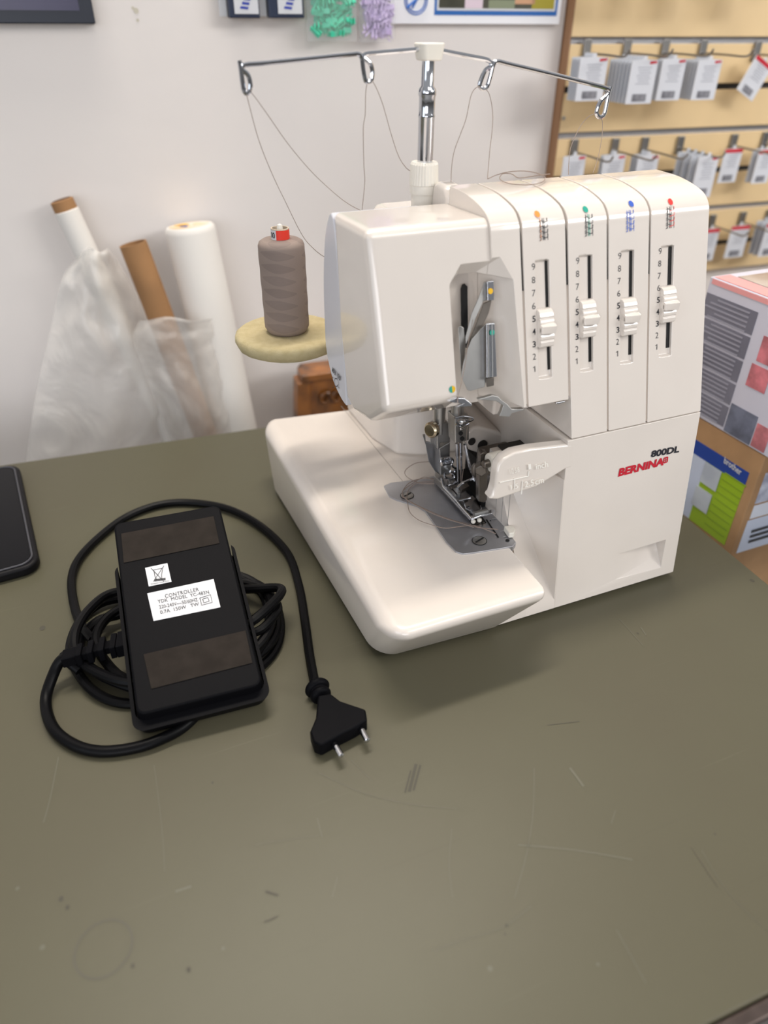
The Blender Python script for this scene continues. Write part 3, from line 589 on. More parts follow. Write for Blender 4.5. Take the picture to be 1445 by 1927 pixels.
# telescopic thread stand
PY = 1.25
def pu(x, y): return uy(x, y, PY)
pt = thing
g = NB(); c = pu(796, 392); lathe(g, [(.0225, -.10), (.0225, .06), (.020, .062)], Vector((c.x, c.y, c.z)), seg=32); obj('pole_socket', g, PLC, M)
zc = pu(797, 356).z; zd = pu(796, 304).z; cx = pu(797, 350).x
g = NB(); seg = 60; prf = []
for z, r in ((zc - .006, .0245), (zc, .0250), (zc + .008, .0250), (zc + .009, .0262), (zd - .004, .0248), (zd, .0225)):
    prf.append((z, r))
rings = []
for i, (z, r) in enumerate(prf):
    rings.append([g.verts.new((cx + (r - (.0017 if (k % 2 and i >= 4) else 0)) * math.cos(2 * math.pi * k / seg), PY + (r - (.0017 if (k % 2 and i >= 4) else 0)) * math.sin(2 * math.pi * k / seg), z)) for k in range(seg)])
for A, B in zip(rings, rings[1:]):
    for k in range(seg): g.faces.new((A[k], A[(k + 1) % seg], B[(k + 1) % seg], B[k]))
g.faces.new(rings[0][::-1]); g.faces.new(rings[-1]); obj('knurled_collar', g, PLC, M, smooth=25)
zj = pu(802, 172).z; ztp = pu(803, 112).z
g = NB(); lathe(g, [(.0137, zd - .02), (.0137, pu(800, 222).z), (.0144, pu(800, 220).z), (.0144, pu(800, 217).z), (.0137, pu(800, 215).z), (.0137, zj - .008), (.0150, zj - .005), (.0150, zj), (.0138, zj + .004), (.0105, zj + .008), (.0105, ztp)], Vector((cx + .001, PY, 0)), seg=32)
pole = obj('telescopic_pole', g, CHROME, M, smooth=50)
zh0, zh1 = pu(803, 114).z, pu(803, 80).z
g = NB(); loft(g, [(cx + .002 + a, PY + b, zh0) for a, b in rrect(.036, .036, .009)], [(cx + .002 + a, PY + b, zh1) for a, b in rrect(.044, .040, .009)]); hub = obj('guide_hub', g, PLC, M, bevel=.003)
def loopwire(pts, name='thread_guide_arm'): g = NB(); tube(g, cat(pts, 6), .0038, 10); return obj(name, g, CHROME, M)
def pw(cr, q, dy=0): return [uy(*cr(a, b), PY + dy) for a, b in q]
loopwire(pw(cE, ((1335, 118), (1200, 130), (1060, 142), (975, 150), (952, 168), (975, 190), (1003, 222), (1013, 270), (1008, 320), (988, 342), (965, 325), (952, 260), (940, 175), (915, 150), (860, 153), (600, 180), (300, 210), (165, 220), (135, 232), (130, 255), (165, 290), (182, 340), (182, 390), (163, 416), (142, 400), (130, 340), (118, 240), (110, 195))))
loopwire(pw(cF, ((140, 120), (250, 143), (400, 172), (490, 190), (520, 212), (512, 240), (480, 262), (455, 320), (443, 365), (465, 386), (492, 372), (512, 310), (535, 225), (560, 200), (640, 218), (900, 280), (1150, 342), (1290, 378), (1322, 400), (1300, 435), (1265, 470), (1240, 530), (1240, 565), (1262, 580), (1288, 560), (1305, 490), (1318, 420), (1333, 372))))

# --- spool stand behind, foam pad and spool
SX, SY, SZ = .366, 1.40, .468
g = NB(); lathe(g, [(.06, 0), (.06, .012), (.02, .014), (.006, .016), (.006, .252), (.0045, .258), (0, .260)], (SX, SY, SZ - .048), seg=32); box(g, (SX, SY - .02, SZ - .05), (.66, SY + .02, SZ - .036)); obj('spool_holder', g, PLC, M, smooth=50)
g = NB(); N = 72; prf = [(.020, -.030), (.094, -.032), (.104, -.027), (.109, -.015), (.108, -.004), (.100, .0015), (.07, .0), (.020, .0)]
for_r = []
for r, h in prf: for_r.append([g.verts.new((SX + r * math.cos(2 * math.pi * k / N) * (1 + .006 * math.sin(k * 1.7)), SY + r * math.sin(2 * math.pi * k / N) * (1 + .006 * math.cos(k * 2.3)), SZ + h)) for k in range(N)])
for A, B in zip(for_r, for_r[1:] + for_r[:1]):
    for k in range(N): g.faces.new((A[k], A[(k + 1) % N], B[(k + 1) % N], B[k]))
tag(obj('foam_pad', g, FOAM, loc=(SX, SY, SZ - .032), smooth=60), 'round yellowed foam pad under the thread spool behind the machine', 'pad')
sp = thing('thread_spool', 'tall spool of grey-brown thread with a red core standing on the foam pad', 'thread spool', (SX, SY, SZ))
SPM = mat('wound_grey_brown_thread', (126, 110, 104), .8)
nt = SPM.node_tree; b = nt.nodes['Principled BSDF']; tc = nt.nodes.new('ShaderNodeTexCoord'); sep = nt.nodes.new('ShaderNodeSeparateXYZ'); nt.links.new(tc.outputs['Object'], sep.inputs[0])
def mth(op, a, b_=None, c_=None):
    n = nt.nodes.new('ShaderNodeMath'); n.operation = op
    for i, v_ in enumerate((a, b_, c_)):
        if v_ is None: continue
        if isinstance(v_, (int, float)): n.inputs[i].default_value = v_
        else: nt.links.new(v_, n.inputs[i])
    return n.outputs[0]
ang = mth('ARCTAN2', sep.outputs[1], sep.outputs[0]); hz = mth('MULTIPLY', sep.outputs[2], 1.0)
t1 = mth('SINE', mth('ADD', mth('MULTIPLY', hz, 330), mth('MULTIPLY', ang, 2.0))); t2 = mth('SINE', mth('SUBTRACT', mth('MULTIPLY', hz, 330), mth('MULTIPLY', ang, 1.0)))
fac = mth('GREATER_THAN', mth('MULTIPLY', t1, t2), 0.1)
fine = mth('MULTIPLY', mth('ADD', mth('SINE', mth('MULTIPLY', hz, 9000)), 1), .12)
mx = nt.nodes.new('ShaderNodeMix'); mx.data_type = 'RGBA'; mx.inputs[6].default_value = srgb(142, 127, 118); mx.inputs[7].default_value = srgb(122, 108, 102)
nt.links.new(mth('ADD', mth('MULTIPLY', fac, .5), fine), mx.inputs[0]); nt.links.new(mx.outputs[2], b.inputs['Base Color'])
g = NB(); hsp = .183; r0 = .0455
pf = [(.020, .001), (r0 * .86, .001), (r0 * .93, .006)]
for k in range(25):
    f = k / 24; pf.append((r0 * (1 + .008 * math.sin(f * 24)), .012 + f * (hsp - .022)))
pf += [(r0 * .94, hsp - .004), (r0 * .80, hsp), (.018, hsp + .002), ]
lathe(g, pf, (SX, SY, SZ), seg=48); obj('wound_thread', g, SPM, sp, smooth=60)
g = NB(); lathe(g, [(.0175, hsp), (.0175, hsp + .0215), (.0150, hsp + .0215), (.0150, hsp + .002)], (SX, SY, SZ), seg=40); core = obj('core', g, mat('core_paper', (196, 180, 160), .7), sp, smooth=50)
RLB = mat('red_core_label', (222, 52, 34), .5)
def arc(bm, a0, a1, r, z0, z1, n=16):
    vs = [[bm.verts.new((SX + r * math.cos(math.radians(a0 + (a1 - a0) * k / n)), SY + r * math.sin(math.radians(a0 + (a1 - a0) * k / n)), SZ + z)) for k in range(n + 1)] for z in (z0, z1)]
    for k in range(n): bm.faces.new((vs[0][k], vs[0][k + 1], vs[1][k + 1], vs[1][k]))
    return bm
g = arc(NB(), -132, 20, .0178, hsp + .001, hsp + .0195); obj('red_label', g, RLB, core)
g = arc(NB(), -200, -132, .0178, hsp + .001, hsp + .0195); obj('white_label', g, WHT, core)
g = NB(); t = text_bm('100', .02); xs = [v.co.x for v in t.verts]; x0, x1 = min(xs), max(xs); ys = [v.co.y for v in t.verts]; y0, y1 = min(ys), max(ys); mp = {}
for v in t.verts:
    a = math.radians(-190 + 50 * (v.co.x - x0) / (x1 - x0)); mp[v] = g.verts.new((SX + .0181 * math.cos(a), SY + .0181 * math.sin(a), SZ + hsp + .005 + .011 * (v.co.y - y0) / (y1 - y0)))
for f in t.faces: g.faces.new([mp[v] for v in f.verts])
t.free(); obj('label_number', g, INK, core)
# --- threads
def thread(pts, label, r=.0007, n=8, grp=None): 
    g = NB(); tube(g, cat(pts, n), r, 6); return tag(obj('thread', g, THR), label, 'thread')
def Ye(cr, q, ya, yb): return [uy(*cr(a, b), ya + (yb - ya) * k / (len(q) - 1)) for k, (a, b) in enumerate(q)]
thread(Ye(cE, ((160, 418), (170, 470), (240, 730), (330, 960), (430, 1170), (530, 1370), (600, 1460), (690, 1530), (800, 1560)), PY, 1.36), 'grey-brown thread hanging from the leftmost guide eye down behind the head towards the spool', .0006)
thread(Ye(cE, ((168, 416), (195, 418), (300, 560), (440, 760), (600, 950), (760, 1100), (860, 1175), (960, 1225), (1060, 1265)), PY, 1.30), 'slack thread curving from the leftmost guide eye to the back of the head', .0006)
thread(Ye(cE, ((978, 344), (968, 420), (965, 560), (952, 660), (956, 900), (962, 1020), (945, 1200), (944, 1240)), PY, 1.27), 'grey-brown thread hanging nearly straight below the second guide eye from the left', .0006)
thread(Ye(cE, ((985, 344), (1018, 340), (1080, 480), (1140, 690), (1190, 840), (1240, 920), (1300, 970), (1400, 1075), (1450, 1070)), PY, 1.262), 'grey-brown thread slanting from the second guide eye to the knurled pole collar', .0006)
thread(Ye(cF, ((460, 384), (425, 376), (385, 430), (350, 590), (310, 700), (270, 810), (252, 920), (248, 1020)), PY, 1.20), 'grey-brown thread falling left of the third guide eye onto the handle end', .0006)
thread(Ye(cF, ((480, 384), (510, 430), (530, 540), (528, 660), (512, 800), (500, 940), (496, 1000)), PY, 1.18), 'grey-brown thread falling right of the third guide eye onto the machine top', .0006)
thread(Ye(cF, ((1235, 552), (1185, 575), (1130, 635), (1090, 715), (1058, 800), (1048, 900), (1046, 970)), PY, 1.18), 'dark thread curving left from the rightmost guide eye to the machine top', .0006)
thread(Ye(cF, ((1262, 578), (1276, 610), (1275, 700), (1255, 820), (1230, 910), (1212, 960)), PY, 1.18), 'dark thread hanging below the rightmost guide eye', .0006)
def zt2(cr, q, z): return [uz(*cr(a, b), z) for a, b in q]
def topat(cr, q, dz): 
    out = []
    for a, b in q:
        p = uz(*cr(a, b), .772); 
        out.append(Vector((p.x, min(p.y, 1.22), p.z + dz)))
    return out
thread([uz(*cF(a, b), z) for a, b, z in ((500, 998, .772), (560, 972, .775), (640, 952, .782), (740, 946, .786), (830, 960, .784), (885, 990, .775), (860, 1025, .772), (760, 1040, .772), (640, 1030, .772), (580, 1000, .772), (600, 965, .775), (660, 966, .776), (705, 992, .772), (780, 985, .772), (860, 972, .775), (920, 966, .772))], 'loose coil of dark thread lying on top of the tension towers', .0008)
thread([up(*cA(a, b), -o) for a, b, o in ((440, 1130, .02), (400, 1340, .02), (385, 1450, .01), (355, 1600, .0), (330, 1700, -.004), (325, 1760, -.008))], 'fine thread leading down from the take-up levers to the needles', .0006)
thread([uz(*cC(a, b), z) for a, b, z in ((300, 700, .19), (150, 715, .19), (40, 780, .18), (10, 840, .175), (60, 900, .168), (200, 960, .167), (365, 965, .172))], 'loose thread looping out behind the presser foot', .0009)
c3 = crop(700, 740, 3.803)
thread(zt2(c3, ((445, 612), (350, 612), (270, 640), (225, 690), (215, 735), (240, 755), (350, 815), (500, 880), (600, 915), (700, 940), (760, 960), (900, 975)), .1675), 'thread tail crossing the needle plate from the back screw to the toe of the foot', .0009)
thread(zt2(c3, ((440, 635), (330, 640), (270, 680), (250, 730), (255, 780), (270, 850), (330, 905), (420, 940), (520, 965), (620, 955), (720, 945), (800, 970), (885, 1005)), .1675), 'thread tail bowing out over the white bed beside the needle plate', .0009)
thread(zt2(c3, ((445, 625), (380, 600), (330, 620), (240, 680), (218, 720), (260, 770), (400, 845), (520, 895), (650, 935), (730, 960)), .169), 'third thread tail lying tangled over the back plate screw', .0009)
thread([uy(*cC(a, b), ny - .02) for a, b in ((655, 60), (672, 160), (690, 250))] + [uy(*cC(a, b), ny - .003) for a, b in ((665, 480), (680, 700), (690, 950))], 'fine thread running down the needle clamp to the right needle', .0006)
thread([uy(*cC(a, b), ny - .02) for a, b in ((745, 60), (770, 130), (790, 170), (765, 300), (745, 560), (720, 760), (700, 950))], 'fine thread slanting to the needle eye from the wire guide', .0005)

# ================================================================== FOOT CONTROLLER, lying upside down on its coiled cord
FC = thing('foot_controller', 'black foot pedal lying upside down on its coiled cord with two-pin plug', 'foot pedal', (.04, 1.0, 0))
NLp, NRp, FLp, FRp = uz(268, 1347, .066), uz(500, 1283, .066), uz(205, 985, .185), uz(407, 952, .185)
O = NLp; uu = ((NRp - NLp) + (FRp - FLp)).normalized(); vv = ((FLp - NLp) + (FRp - NRp)); vv = (vv - uu * vv.dot(uu)).normalized(); nn = uu.cross(vv)
if nn.z < 0: nn = -nn
W_ = ((NRp - NLp).length + (FRp - FLp).length) / 2; H_ = ((FLp - NLp).length + (FRp - NRp).length) / 2
ctr = (NLp + NRp + FLp + FRp) / 4
def fp_(u, v_, n=0): return ctr + uu * (u * W_ / 2) + vv * (v_ * H_ / 2) + nn * n
def onfp(x, y, off=0):
    p = onp(x, y, nn, nn.dot(ctr) + off); return p
def rp(w, h, r, n0, n1, w1=None, h1=None, cy=0):
    w1 = w1 or w; h1 = h1 or h; A = [ctr + uu * a + vv * (b + cy) + nn * n0 for a, b in rrect(w, h, r)]; B = [ctr + uu * a + vv * (b + cy) + nn * n1 for a, b in rrect(w1, h1, r)]
    return loft(NB(), A, B)
base = obj('pedal_base', rp(W_ + .006, H_ + .008, .016, -.045, 0, W_, H_), BPL, FC, bevel=.004, seg=4)
tr = rp(W_ + .012, H_ * .80, .02, -.054, -.022, W_ + .022, H_ * .84, -.052)
tr = cut(tr, rp(W_ + .010, H_ * 1.0, .016, -.045, .02, None, None, .0))
obj('treadle', tr, BPL, FC, bevel=.004)
# foot pads, traced on the base plane
for q in (((228, 1005), (402, 972), (413, 1023), (233, 1060)), ((270, 1232), (462, 1187), (475, 1248), (285, 1297))):
    g = slab(NB(), [onfp(x, y, .0) for x, y in q], nn * .0018); obj('foot_pad', g, PADM, base, bevel=.0006)
def fq(name, q, mt, par=base, th=.0008): return obj(name, slab(NB(), [onfp(x, y, .0) for x, y in q], nn * th), mt, par)
lab = fq('rating_label', ((277, 1117), (402, 1090), (415, 1143), (289, 1169)), WHT)
g = NB()
def ftxt(g, txt, q, bold=0, space=1, lift=.0009): a, b, c = (onfp(x, y, lift) for x, y in q); text_on(g, txt, a, b - a, c - a, bold, space, thick=.0004)
def zq(*q): return tuple(cD(x, y) for x, y in q)
ftxt(g, 'CONTROLLER', zq((536, 457), (677, 427), (533, 442)), .0, 1.1); ftxt(g, 'YDK  MODEL  YC-483N', zq((506, 479), (720, 438), (503, 465)), .0, 1.05)
ftxt(g, '220-240V~~50/60HZ', zq((512, 502), (673, 470), (509, 488))); ftxt(g, '0.7A  150W   TW', zq((516, 524), (678, 488), (513, 510)))
for q in (((680, 457), (725, 443), (732, 475), (688, 487)), ((692, 461), (714, 455), (719, 470), (697, 477))):
    P = [onfp(*cD(*p), .0009) for p in q]; ribbon(g, P + [P[0]], .0012, nn, .0004)
obj('label_print', g, INK, lab)
l2_ = fq('disposal_label', ((273, 1069), (315, 1060), (323, 1095), (280, 1104)), WHT)
g = NB(); zz = lambda q, w=.0010: ribbon(g, [onfp(*cD(*p), .0009) for p in q], w, nn, .0004)
zz(((476, 332), (530, 388))); zz(((530, 322), (486, 388))); zz(((488, 342), (492, 365), (500, 380))); zz(((525, 336), (520, 360), (522, 378))); zz(((486, 340), (528, 331))); zz(((496, 380), (520, 376))); zz(((490, 383), (537, 377)), .005)
ftxt(g, 'European Union Only', zq((476, 402), (552, 388), (475, 396))); obj('label_print', g, INK, l2_)
# strain relief of the cord
g = NB()
a0 = onfp(238, 1195, -.02); a1 = onfp(238, 1235, -.02); 
P0 = uz(242, 1208, .075); P1 = uz(150, 1232, .060); ax = (P1 - P0).normalized(); sd = ax.cross(Vector((0, 0, 1))).normalized()
for k in range(5):
    c = P0.lerp(P1, k / 4.3); hh = .020 - k * .0012
    slab(g, [c + sd * s * hh + Vector((0, 0, t)) for s, t in ((-1, -.014), (1, -.014), (1, .014), (-1, .014))], ax * (.011 if k else .02))
slab(g, [P0 + sd * s * .010 + Vector((0, 0, t)) for s, t in ((-1, -.008), (1, -.008), (1, .008), (-1, .008))], P1 - P0)
slab(g, [P1 + sd * s * .013 + Vector((0, 0, t)) for s, t in ((-1, -.011), (1, -.011), (1, .011), (-1, .011))], ax * .03)
obj('strain_relief', g, BPL, FC, bevel=.002)
# cords
def zc_(q): return [uz(x, y, z) for x, y, z in q]
g = NB(); CR = .0082
tube(g, cat(zc_([(150, 1234, .055), (118, 1240, .05), (100, 1270, .03), (86, 1320, .01), (100, 1370, .01), (140, 1402, .01), (190, 1414, .01), (250, 1408, .01), (300, 1392, .012), (350, 1364, .012), (400, 1310, .010)]), 6), .0098, 16)
tube(g, cat(zc_([(160, 1228, .05), (130, 1232, .05), (122, 1238, .05), (150, 1262, .035)]), 6), .0095, 16)
obj('pedal_cord', g, BRUB, FC)
g = NB(); tube(g, cat(zc_([(175, 1205, .03), (155, 1180, .02), (140, 1140, .012), (135, 1090, .01), (150, 1050, .01), (190, 1008, .01), (240, 972, .01), (300, 950, .01), (360, 946, .01), (430, 958, .012), (490, 990, .012), (540, 1040, .01), (562, 1100, .01), (574, 1170, .01), (582, 1230, .01), (592, 1285, .016)]), 8), .0092, 10)
obj('mains_cord', g, BRUB, FC)
loops = [
 [(250, 1120), (190, 1135), (150, 1170), (132, 1225), (160, 1285), (215, 1320), (300, 1322), (380, 1300), (450, 1280), (510, 1235), (528, 1180), (510, 1120), (460, 1090), (380, 1080), (300, 1095)],
 [(240, 1150), (185, 1168), (152, 1205), (160, 1245), (210, 1280), (300, 1300), (420, 1270), (505, 1215), (520, 1160), (490, 1105), (430, 1080), (330, 1090)],
 [(260, 1130), (205, 1160), (180, 1200), (195, 1240), (240, 1280), (330, 1290), (420, 1270), (480, 1230), (505, 1185), (500, 1130), (470, 1100), (380, 1075)],
 [(300, 1110), (215, 1115), (170, 1145), (142, 1190), (145, 1235), (190, 1268), (260, 1285), (380, 1270), (480, 1220), (512, 1160), (495, 1110), (420, 1095)]]
for k, q in enumerate(loops):
    z = .010 + .012 * k; g = NB(); tube(g, cat([uz(x, y, z + .004 * math.sin(i * 1.9 + k)) for i, (x, y) in enumerate(q)], 6, True) + [], .0092, 10); obj('cord_coil', g, BRUB, FC)
g = NB(); tube(g, cat(zc_([(440, 1190, .06), (480, 1165, .075), (520, 1128, .075), (530, 1110, .07), (515, 1106, .065), (480, 1108, .06), (430, 1110, .05)]), 6), .0092, 10); tube(g, cat(zc_([(440, 1195, .05), (485, 1188, .06), (515, 1160, .06), (523, 1140, .05), (500, 1110, .045)]), 6), .0085, 10); obj('cord_loop', g, BRUB, FC)
# plug
pl0 = uz(597, 1295, .018); pl1 = uz(638, 1378, .022); 
pd = (pl1 - pl0).normalized(); ps = Vector((0, 0, 1)).cross(pd).normalized()
g = NB(); lathe(g, [(.009, -.02), (.010, -.008), (.021, -.006), (.023, .0), (.021, .006), (.012, .009), (.019, .014), (.019, .022), (.012, .026)], pl0, pd, 24)
plug_q = [(598, 1308), (622, 1304), (640, 1318), (688, 1334), (691, 1354), (668, 1368), (640, 1382), (604, 1402), (590, 1396), (583, 1376), (594, 1350)]
slab(g, [uz(x, y, .036) for x, y in plug_q], (0, 0, -.030)); plug = obj('mains_plug', g, BPL, FC, bevel=.005, seg=4, smooth=45)
for a, b in (((622, 1388), (643, 1424)), ((671, 1356), (692, 1395))):
    A, B = uz(*a, .022), uz(*b, .022); D = (B - A); g = NB(); tube(g, [A - D * .1, A + D * .5], .0052, 14); pin = obj('plug_pin', g, BPL, plug)
    g = NB(); lathe(g, [(.0053, 0), (.0053, D.length * .46), (.003, D.length * .5), (0, D.length * .51)], A + D * .5, D, 16); obj('pin_tip', g, CHROME, pin, smooth=50)
# ================================================================== PHONE
ph = thing('smartphone', 'black smartphone lying face up at the left edge of the table', 'phone', (-.42, 1.65, 0))
C1, C2 = uz(34, 877, .02), uz(73, 1060, .02); ed = (C2 - C1).normalized(); sdv = Vector((ed.y, -ed.x, 0)); sdv = sdv if sdv.x < 0 else -sdv
pc = (C1 + C2) / 2 + sdv * .12; HL = (C2 - C1).length + .02
def phs(w, h, r, z0, z1): return loft(NB(), [Vector((pc.x, pc.y, z0)) + sdv * a + ed * b for a, b in rrect(w, h, r)], [Vector((pc.x, pc.y, z1)) + sdv * a + ed * b for a, b in rrect(w, h, r)])
ca = obj('case', phs(.245, HL, .036, .001, .026), mat('black_phone_case', (14, 13, 17), .5, spec=.2), ph, bevel=.008, seg=4)
obj('screen', phs(.212, HL - .034, .026, .0262, .0268), mat('dark_glass', (4, 4, 9), .15, spec=.2), ph)
g = NB(); R1 = [Vector((pc.x, pc.y, .027)) + sdv * a + ed * b for a, b in rrect(.222, HL - .024, .03)]; tube(g, R1 + [R1[0]], .0022, 6, cap=False); obj('screen_rim', g, mat('grey_rim', (70, 70, 76), .4), ph)
# ================================================================== THINGS LEANING ON THE WALL
def axis_roll(name, label, pt_, pb, off, r, mt, cat_, zlow=-1.2):
    a = uw(*pt_, off); b = uw(*pb, off + .06); d = (b - a).normalized(); ln = (a.z - zlow) / -d.z
    t = thing(name, label, cat_, a + d * ln); return t, a, d, ln
t, a, d, ln = axis_roll('film_roll', 'thin white roll with a brown core, leftmost of the three leaning on the wall', (116, 377), (335, 845), .06, .036, PAPER, 'roll')
obj('wrapped_sheet', lathe(NB(), [(.034, .028), (.036, .03), (.036, ln)], a, d, 28), PAPER, t); obj('core', lathe(NB(), [(.028, -.002), (.034, 0), (.034, .03)], a, d, 28), CARD2, t)
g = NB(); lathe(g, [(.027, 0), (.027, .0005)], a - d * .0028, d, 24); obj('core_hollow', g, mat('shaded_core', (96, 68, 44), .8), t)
t, a, d, ln = axis_roll('cardboard_tube', 'bare brown cardboard tube sticking out of a crumpled plastic bag', (250, 458), (394, 838), .16, .041, CARD2, 'tube')
obj('tube_wall', cut(lathe(NB(), [(.041, 0), (.041, ln)], a, d, 32), lathe(NB(), [(.036, -.02), (.036, .12)], a, d, 32)), CARD2, t, smooth=50)
t, a, d, ln = axis_roll('paper_roll', 'thick white roll with a colourful end label leaning on the wall', (356, 424), (440, 800), .10, .078, PAPER, 'roll')
obj('wrapped_sheet', lathe(NB(), [(.03, .0), (.070, 0), (.076, .006), (.078, .02), (.078, ln)], a, d, 40), PAPER, t, smooth=40)
g = NB(); lathe(g, [(.062, 0), (.062, .001)], a - d * .0015, d, 28)
LBM = mat('colourful_end_label', (232, 190, 120), .6, rgb2=(226, 222, 214), nscale=60); lab_ = obj('end_label', g, LBM, t)
g = NB(); cc_ = a - d * .003
e1 = d.orthogonal().normalized(); e2 = d.cross(e1)
def lp(x, y): return cc_ + WT * x + (WT.cross(d)) * y
for q, mt_ in ((((-.045, .0), (-.01, .03), (.0, .0)), YEL), (((.01, -.02), (.045, -.03), (.04, .0)), ORG), (((.02, .02), (.05, .015), (.04, .04)), REDM), (((-.03, -.03), (-.005, -.02), (-.01, -.04)), BLU)):
    g2 = slab(NB(), [lp(*p) for p in q], d * .0015); obj('label_patch', g2, mt_, lab_)
g.free()
# plastic bags (crumpled, translucent)
BAG = bpy.data.materials.new('clear_crumpled_plastic'); BAG.use_nodes = True; nt = BAG.node_tree; b = nt.nodes['Principled BSDF']
b.inputs['Base Color'].default_value = srgb(238, 234, 228); b.inputs['Roughness'].default_value = .25; b.inputs['Specular IOR Level'].default_value = .7
tc = nt.nodes.new('ShaderNodeTexCoord'); n = nt.nodes.new('ShaderNodeTexNoise'); n.inputs['Scale'].default_value = 9; n.inputs['Detail'].default_value = 7; n.inputs['Distortion'].default_value = 2.2; nt.links.new(tc.outputs['Object'], n.inputs['Vector'])
bp = nt.nodes.new('ShaderNodeBump'); bp.inputs['Strength'].default_value = .7; bp.inputs['Distance'].default_value = .01; nt.links.new(n.outputs['Fac'], bp.inputs['Height']); nt.links.new(bp.outputs[0], b.inputs['Normal'])
r = nt.nodes.new('ShaderNodeMapRange'); r.inputs[1].default_value = .3; r.inputs[2].default_value = .7; r.inputs[3].default_value = .36; r.inputs[4].default_value = .50; nt.links.new(n.outputs['Fac'], r.inputs[0]); nt.links.new(r.outputs[0], b.inputs['Alpha'])
def bag(name, label, rows, off, amp, depth=.12, n=26):
    """rows: (left px, right px, y) from top to bottom; a puffed sheet bulging off the wall"""
    g = NB(); rnd = random.Random(3); ph_ = [rnd.uniform(0, 6.28) for _ in range(12)]; G = []
    L_ = cat([(l, y, 0) for l, rr, y in rows], 8); Rr = cat([(rr, y, 0) for l, rr, y in rows], 8)
    for i, (l, rr) in enumerate(zip(L_, Rr)):
        row = []
        for k in range(n + 1):
            f = k / n; x = l.x + (rr.x - l.x) * f; y = l.y + (rr.y - l.y) * f + 4 * math.sin(f * 9 + ph_[0]) * (1 if i < 5 else 0)
            o = off + depth * math.sin(math.pi * f) ** .7 + amp * 1.6 * nz.fractal(Vector((f * 3.2 + off * 9, i * .13, 0)), 1.0, 2.0, 4)
            row.append(g.verts.new(uw(x, y, max(o, .004))))
        G.append(row)
    for A, B in zip(G, G[1:]):
        for k in range(n): g.faces.new((A[k], A[k + 1], B[k + 1], B[k]))
    return tag(obj(name, g, BAG, smooth=180), label, 'plastic bag')
bag('plastic_bag', 'crumpled clear plastic hanging around the thin leaning roll', [(150, 205, 470), (115, 245, 530), (95, 290, 620), (70, 330, 730), (50, 360, 860), (40, 380, 960)], .07, .022, .10)
bag('plastic_bag', 'crumpled clear plastic bag around the bottom of the brown cardboard tube', [(262, 412, 600), (250, 418, 640), (272, 425, 700), (300, 448, 780), (330, 470, 860), (350, 480, 940)], .17, .014, .10)
# carved wooden thing behind the machine
wc = thing('carved_wood_block', 'carved honey-brown wooden frame corner standing behind the machine head', 'wooden ornament', uw(610, 790, .25))
WOOD = mat('varnished_carved_wood', (160, 98, 36), .35, rgb2=(74, 42, 14), nscale=28, coat=.3)
def wq(q, o): return [uw(x, y, o) for x, y in q]
obj('frame_body', slab(NB(), wq(((570, 712), (575, 704), (680, 690), (680, 860), (570, 860)), .22), WN * .10), WOOD, wc, bevel=.006)
obj('frame_moulding', slab(NB(), wq(((560, 722), (585, 718), (588, 860), (560, 860)), .24), WN * .08), WOOD, wc, bevel=.008)
obj('frame_step', slab(NB(), wq(((568, 708), (640, 698), (640, 712), (568, 722)), .245), WN * .08), WOOD, wc, bevel=.006)
g = NB()
for k in range(3):
    c = uw(612 + k * 22, 740 - k * 3 + 10, .225); tube(g, [c + WT * (.025 * math.cos(a) * (1 - a / 9)) + Vector((0, 0, .03 * math.sin(a) * (1 - a / 9))) - WN * .004 for a in (j * .45 for j in range(16))], .006, 8)
obj('carved_scroll', g, WOOD, wc)
legs = uw(610, 860, .25)
# ================================================================== ON THE WALL
def wbox(q, o0, o1): return slab(NB(), [uw(x, y, o1) for x, y in q], WN * (o1 - o0))
def wrect(bm, x0, y0, x1, y1, o, th=.002): return slab(bm, [uw(x0, y0, o), uw(x1, y0, o), uw(x1, y1, o), uw(x0, y1, o)], WN * th)
pf_ = thing('picture_frame', 'dark picture frame hanging at the top left of the wall', 'picture', uw(0, 45, .02))
a = uw(180, 45, .03); fz0 = a.z; fs1 = a.dot(WT)
def wr(s0, z0, s1, z1, o0, o1): return slab(NB(), [wp(s0, z0, o1), wp(s1, z0, o1), wp(s1, z1, o1), wp(s0, z1, o1)], WN * (o1 - o0))
obj('frame', wr(fs1 - 1.0, fz0, fs1, fz0 + .7, .0, .03), mat('navy_black_frame', (24, 30, 44), .4), pf_, bevel=.003)
a = uw(150, 20, .031); obj('picture', wr(fs1 - .95, a.z, a.dot(WT), fz0 + .65, .030, .0315), mat('dusky_violet_print', (62, 58, 88), .3, rgb2=(46, 44, 70), nscale=8), pf_)
PBL = mat('navy_package', (30, 42, 66), .4); PBL2 = mat('package_blue_print', (40, 60, 160), .5)
